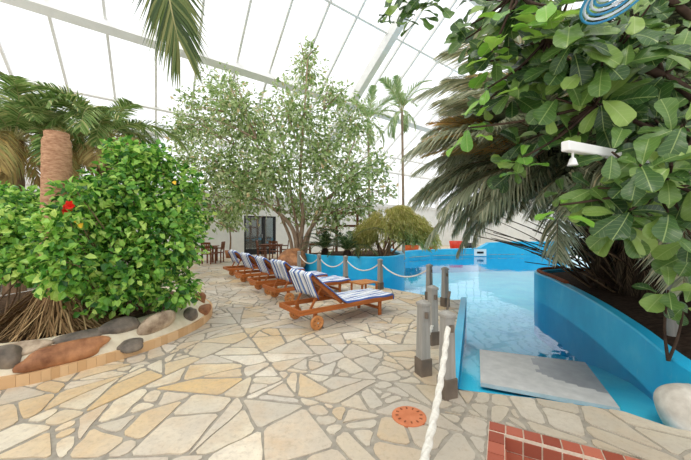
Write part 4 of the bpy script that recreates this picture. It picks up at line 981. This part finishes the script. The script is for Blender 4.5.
LP=[((-1.07,4.98),0,'wooden sun lounger nearest the camera with its wheel in full view','blue and white striped towel on the nearest lounger'),((-1.80,6.65),.02,'wooden sun lounger second from the camera, left of the small table','striped towel on the second lounger from the camera'),((-2.42,7.55),-.03,'wooden sun lounger in the middle of the row of five','striped towel on the middle lounger of the row'),((-3.15,8.65),.03,'wooden sun lounger fourth from the camera','striped towel on the fourth lounger from the camera'),((-3.95,9.9),-.02,'farthest wooden sun lounger in the row, by the dining chairs','striped towel on the farthest lounger')]
l0=make_lounger()
for i,((x,y),da,lab,tl) in enumerate(LP):
    o=l0 if i==0 else copy_tree(l0); a=ang+da; o.rotation_euler=(0,0,a)
    o.location=V((x,y,0))+V((math.sin(a),-math.cos(a),0))*HW; o['label']=lab
    t=bpy.data.objects.new('towel',towel_mesh(i+1,.36+.03*(i%2))); COL.objects.link(t); t.location=o.location; t.rotation_euler=(0,0,a)
    m=t.modifiers.new('thick','SOLIDIFY'); m.thickness=.012; m.offset=1
    tag(t,tl,'towel','striped towels on the loungers')
# small slatted table
tc_=at(364,0,7.0); st_=empty('side_table',(tc_.x,7.0,0),'small slatted wooden side table by the rope post','table',None,ang)
mb=MB()
for k in range(6): mb.box((0,-.20+.08*k,.32),(.52,.07,.022))
mb.box((-.2,0,.298),(.04,.44,.025)); mb.box((.2,0,.298),(.04,.44,.025)); bevel(mb.build('table_top',M['teak_light'],st_),.003)
for sx in (-1,1):
    for sy in (-1,1): mb=MB(); mb.box((sx*.21,sy*.19,.145),(.035,.035,.29)); mb.build('leg',M['teak'],st_)

# ------------------------------------------------------------------ dining furniture by the wall
def make_chair():
    o=empty('dining_chair',(0,0,0),'x','chair','wooden dining chairs on the terrace'); T=M['dark_wood']
    mb=MB(); mb.box((0,0,.45),(.46,.44,.04)); bevel(mb.build('seat',T,o),.008)
    for sx in (-1,1):
        mb=MB(); mb.box((sx*.2,-.19,.215),(.045,.045,.43)); mb.build('leg',T,o)
        mb=MB(); mb.bar((sx*.2,.19,0),(sx*.2,.19,.46),.045,.045); mb.bar((sx*.2,.19,.45),(sx*.2,.25,.95),.045,.04); mb.build('leg',T,o)
        mb=MB(); mb.box((sx*.21,0,.66),(.05,.42,.03)); mb.box((sx*.21,-.18,.56),(.04,.04,.2)); mb.build('armrest',T,o)
    mb=MB(); mb.bar((-.2,.25,.92),(.2,.25,.92),.03,.09); mb.bar((-.2,.215,.62),(.2,.215,.62),.03,.06)
    for k in range(4): mb.bar((-.12+.08*k,.215,.62),(-.12+.08*k,.245,.9),.04,.015)
    mb.build('backrest',T,o); return o
def make_table():
    o=empty('dining_table',(0,0,0),'x','table'); T=M['dark_wood']
    mb=MB(); mb.box((0,0,.73),(1.1,.8,.04)); mb.box((0,0,.68),(.95,.65,.07)); bevel(mb.build('table_top',T,o),.006)
    for sx in (-1,1):
        for sy in (-1,1): mb=MB(); mb.box((sx*.46,sy*.31,.33),(.06,.06,.66)); mb.build('leg',T,o)
    return o
c0=make_chair(); t0=make_table()
TB=[(205,14.6,'wooden dining table half hidden behind the hibiscus bush',[(218,14.3,-1.5,'dining chair with its back to the door, right of the table by the hibiscus'),(209,13.6,3.0,'dining chair in front of the table by the hibiscus'),(196,14.7,1.5,'dining chair left of the table by the hibiscus')]),
    (272,16.2,'wooden dining table under the ficus tree near the glass door',[(262,15.6,1.7,'dining chair left of the table near the glass door'),(275,15.2,3.0,'dining chair in front of the table near the glass door'),(284,16.6,-1.4,'dining chair right of the table near the glass door')]),
    (318,17.0,'wooden dining table to the right of the ficus trunk',[(307,16.6,1.6,'dining chair just right of the ficus trunk'),(330,16.9,-1.5,'dining chair behind the cycads, right of its table')]),
    (398,22.5,'wooden dining table beyond the weeping shrub',[(391,22.0,1.5,'dining chair seen through the weeping shrub, left one'),(406,22.6,-1.4,'dining chair seen through the weeping shrub, right one')])]
fi=fj=True
for px,Z,lab,chs in TB:
    o=t0 if fi else copy_tree(t0); fi=False; c=at(px,0,Z); o.location=(c.x,Z,0); o.rotation_euler=(0,0,.1); o['label']=lab; o['group']='wooden dining tables on the terrace'
    for (cx,cz,rz,cl_) in chs:
        q=c0 if fj else copy_tree(c0); fj=False; c=at(cx,0,cz); q.location=(c.x,cz,0); q.rotation_euler=(0,0,rz); q['label']=cl_
# little potted tree by the door
c=at(230,0,16.6); pt=empty('potted_tree',(c.x,16.6,0),'small bushy tree with bare stem in front of the white wall left of the door','tree')
mb=MB(); mb.lathe([(0,.0),(.2,0),(.27,.4),(.24,.4),(.22,.34),(0,.34)],20); mb.build('pot',M['pot'],pt,True)
mb=MB(); tube_path(mb,[(0,0,.3),(.04,0,1.0),(-.02,0,1.7),(.02,0,2.6)],.05,.02); mb.build('trunk',M['bark'],pt,True)
mb=foliage([((0,0,1.9),(.75,.6,.5)),((-.3,0,2.5),(.45,.45,.4)),((.25,.1,2.4),(.4,.4,.5))],520,.22,.11,random.Random(3),.2,fine=True); mb.build('foliage',M['fic'],pt)
# pots and odd things on the far bank
def pot(px,Z,r,h,mat,label,z=0,name='plant_pot',cat='pot'):
    c=at(px,0,Z); mb=MB(); mb.lathe([(0,0),(r*.75,0),(r,h),(r*.88,h),(r*.8,h*.85),(0,h*.85)],18); o=mb.build(name,M[mat],None,True,(c.x,Z,z)); return tag(o,label,cat)
pot(456,21,.45,.75,'red','red tub standing on the far bank of the pool')
pot(470,21.3,.42,.6,'black','black tub right of the red tub on the far bank')
pot(433,21.5,.3,.4,'orange','small terracotta pot on the far bank left of the red tub')
c=at(411,0,19.5); pp=empty('potted_plant',(c.x,19.5,0),'leafy plant in an orange pot beyond the weeping shrub','potted plant')
mb=MB(); mb.lathe([(0,0),(.4,0),(.52,.55),(.46,.55),(.42,.48),(0,.48)],18); mb.build('pot',M['orange'],pp,True)
mb=foliage([((0,0,1.0),(.6,.5,.5))],260,.3,.16,random.Random(6),.2); mb.build('foliage',M['hib_dark'],pp)
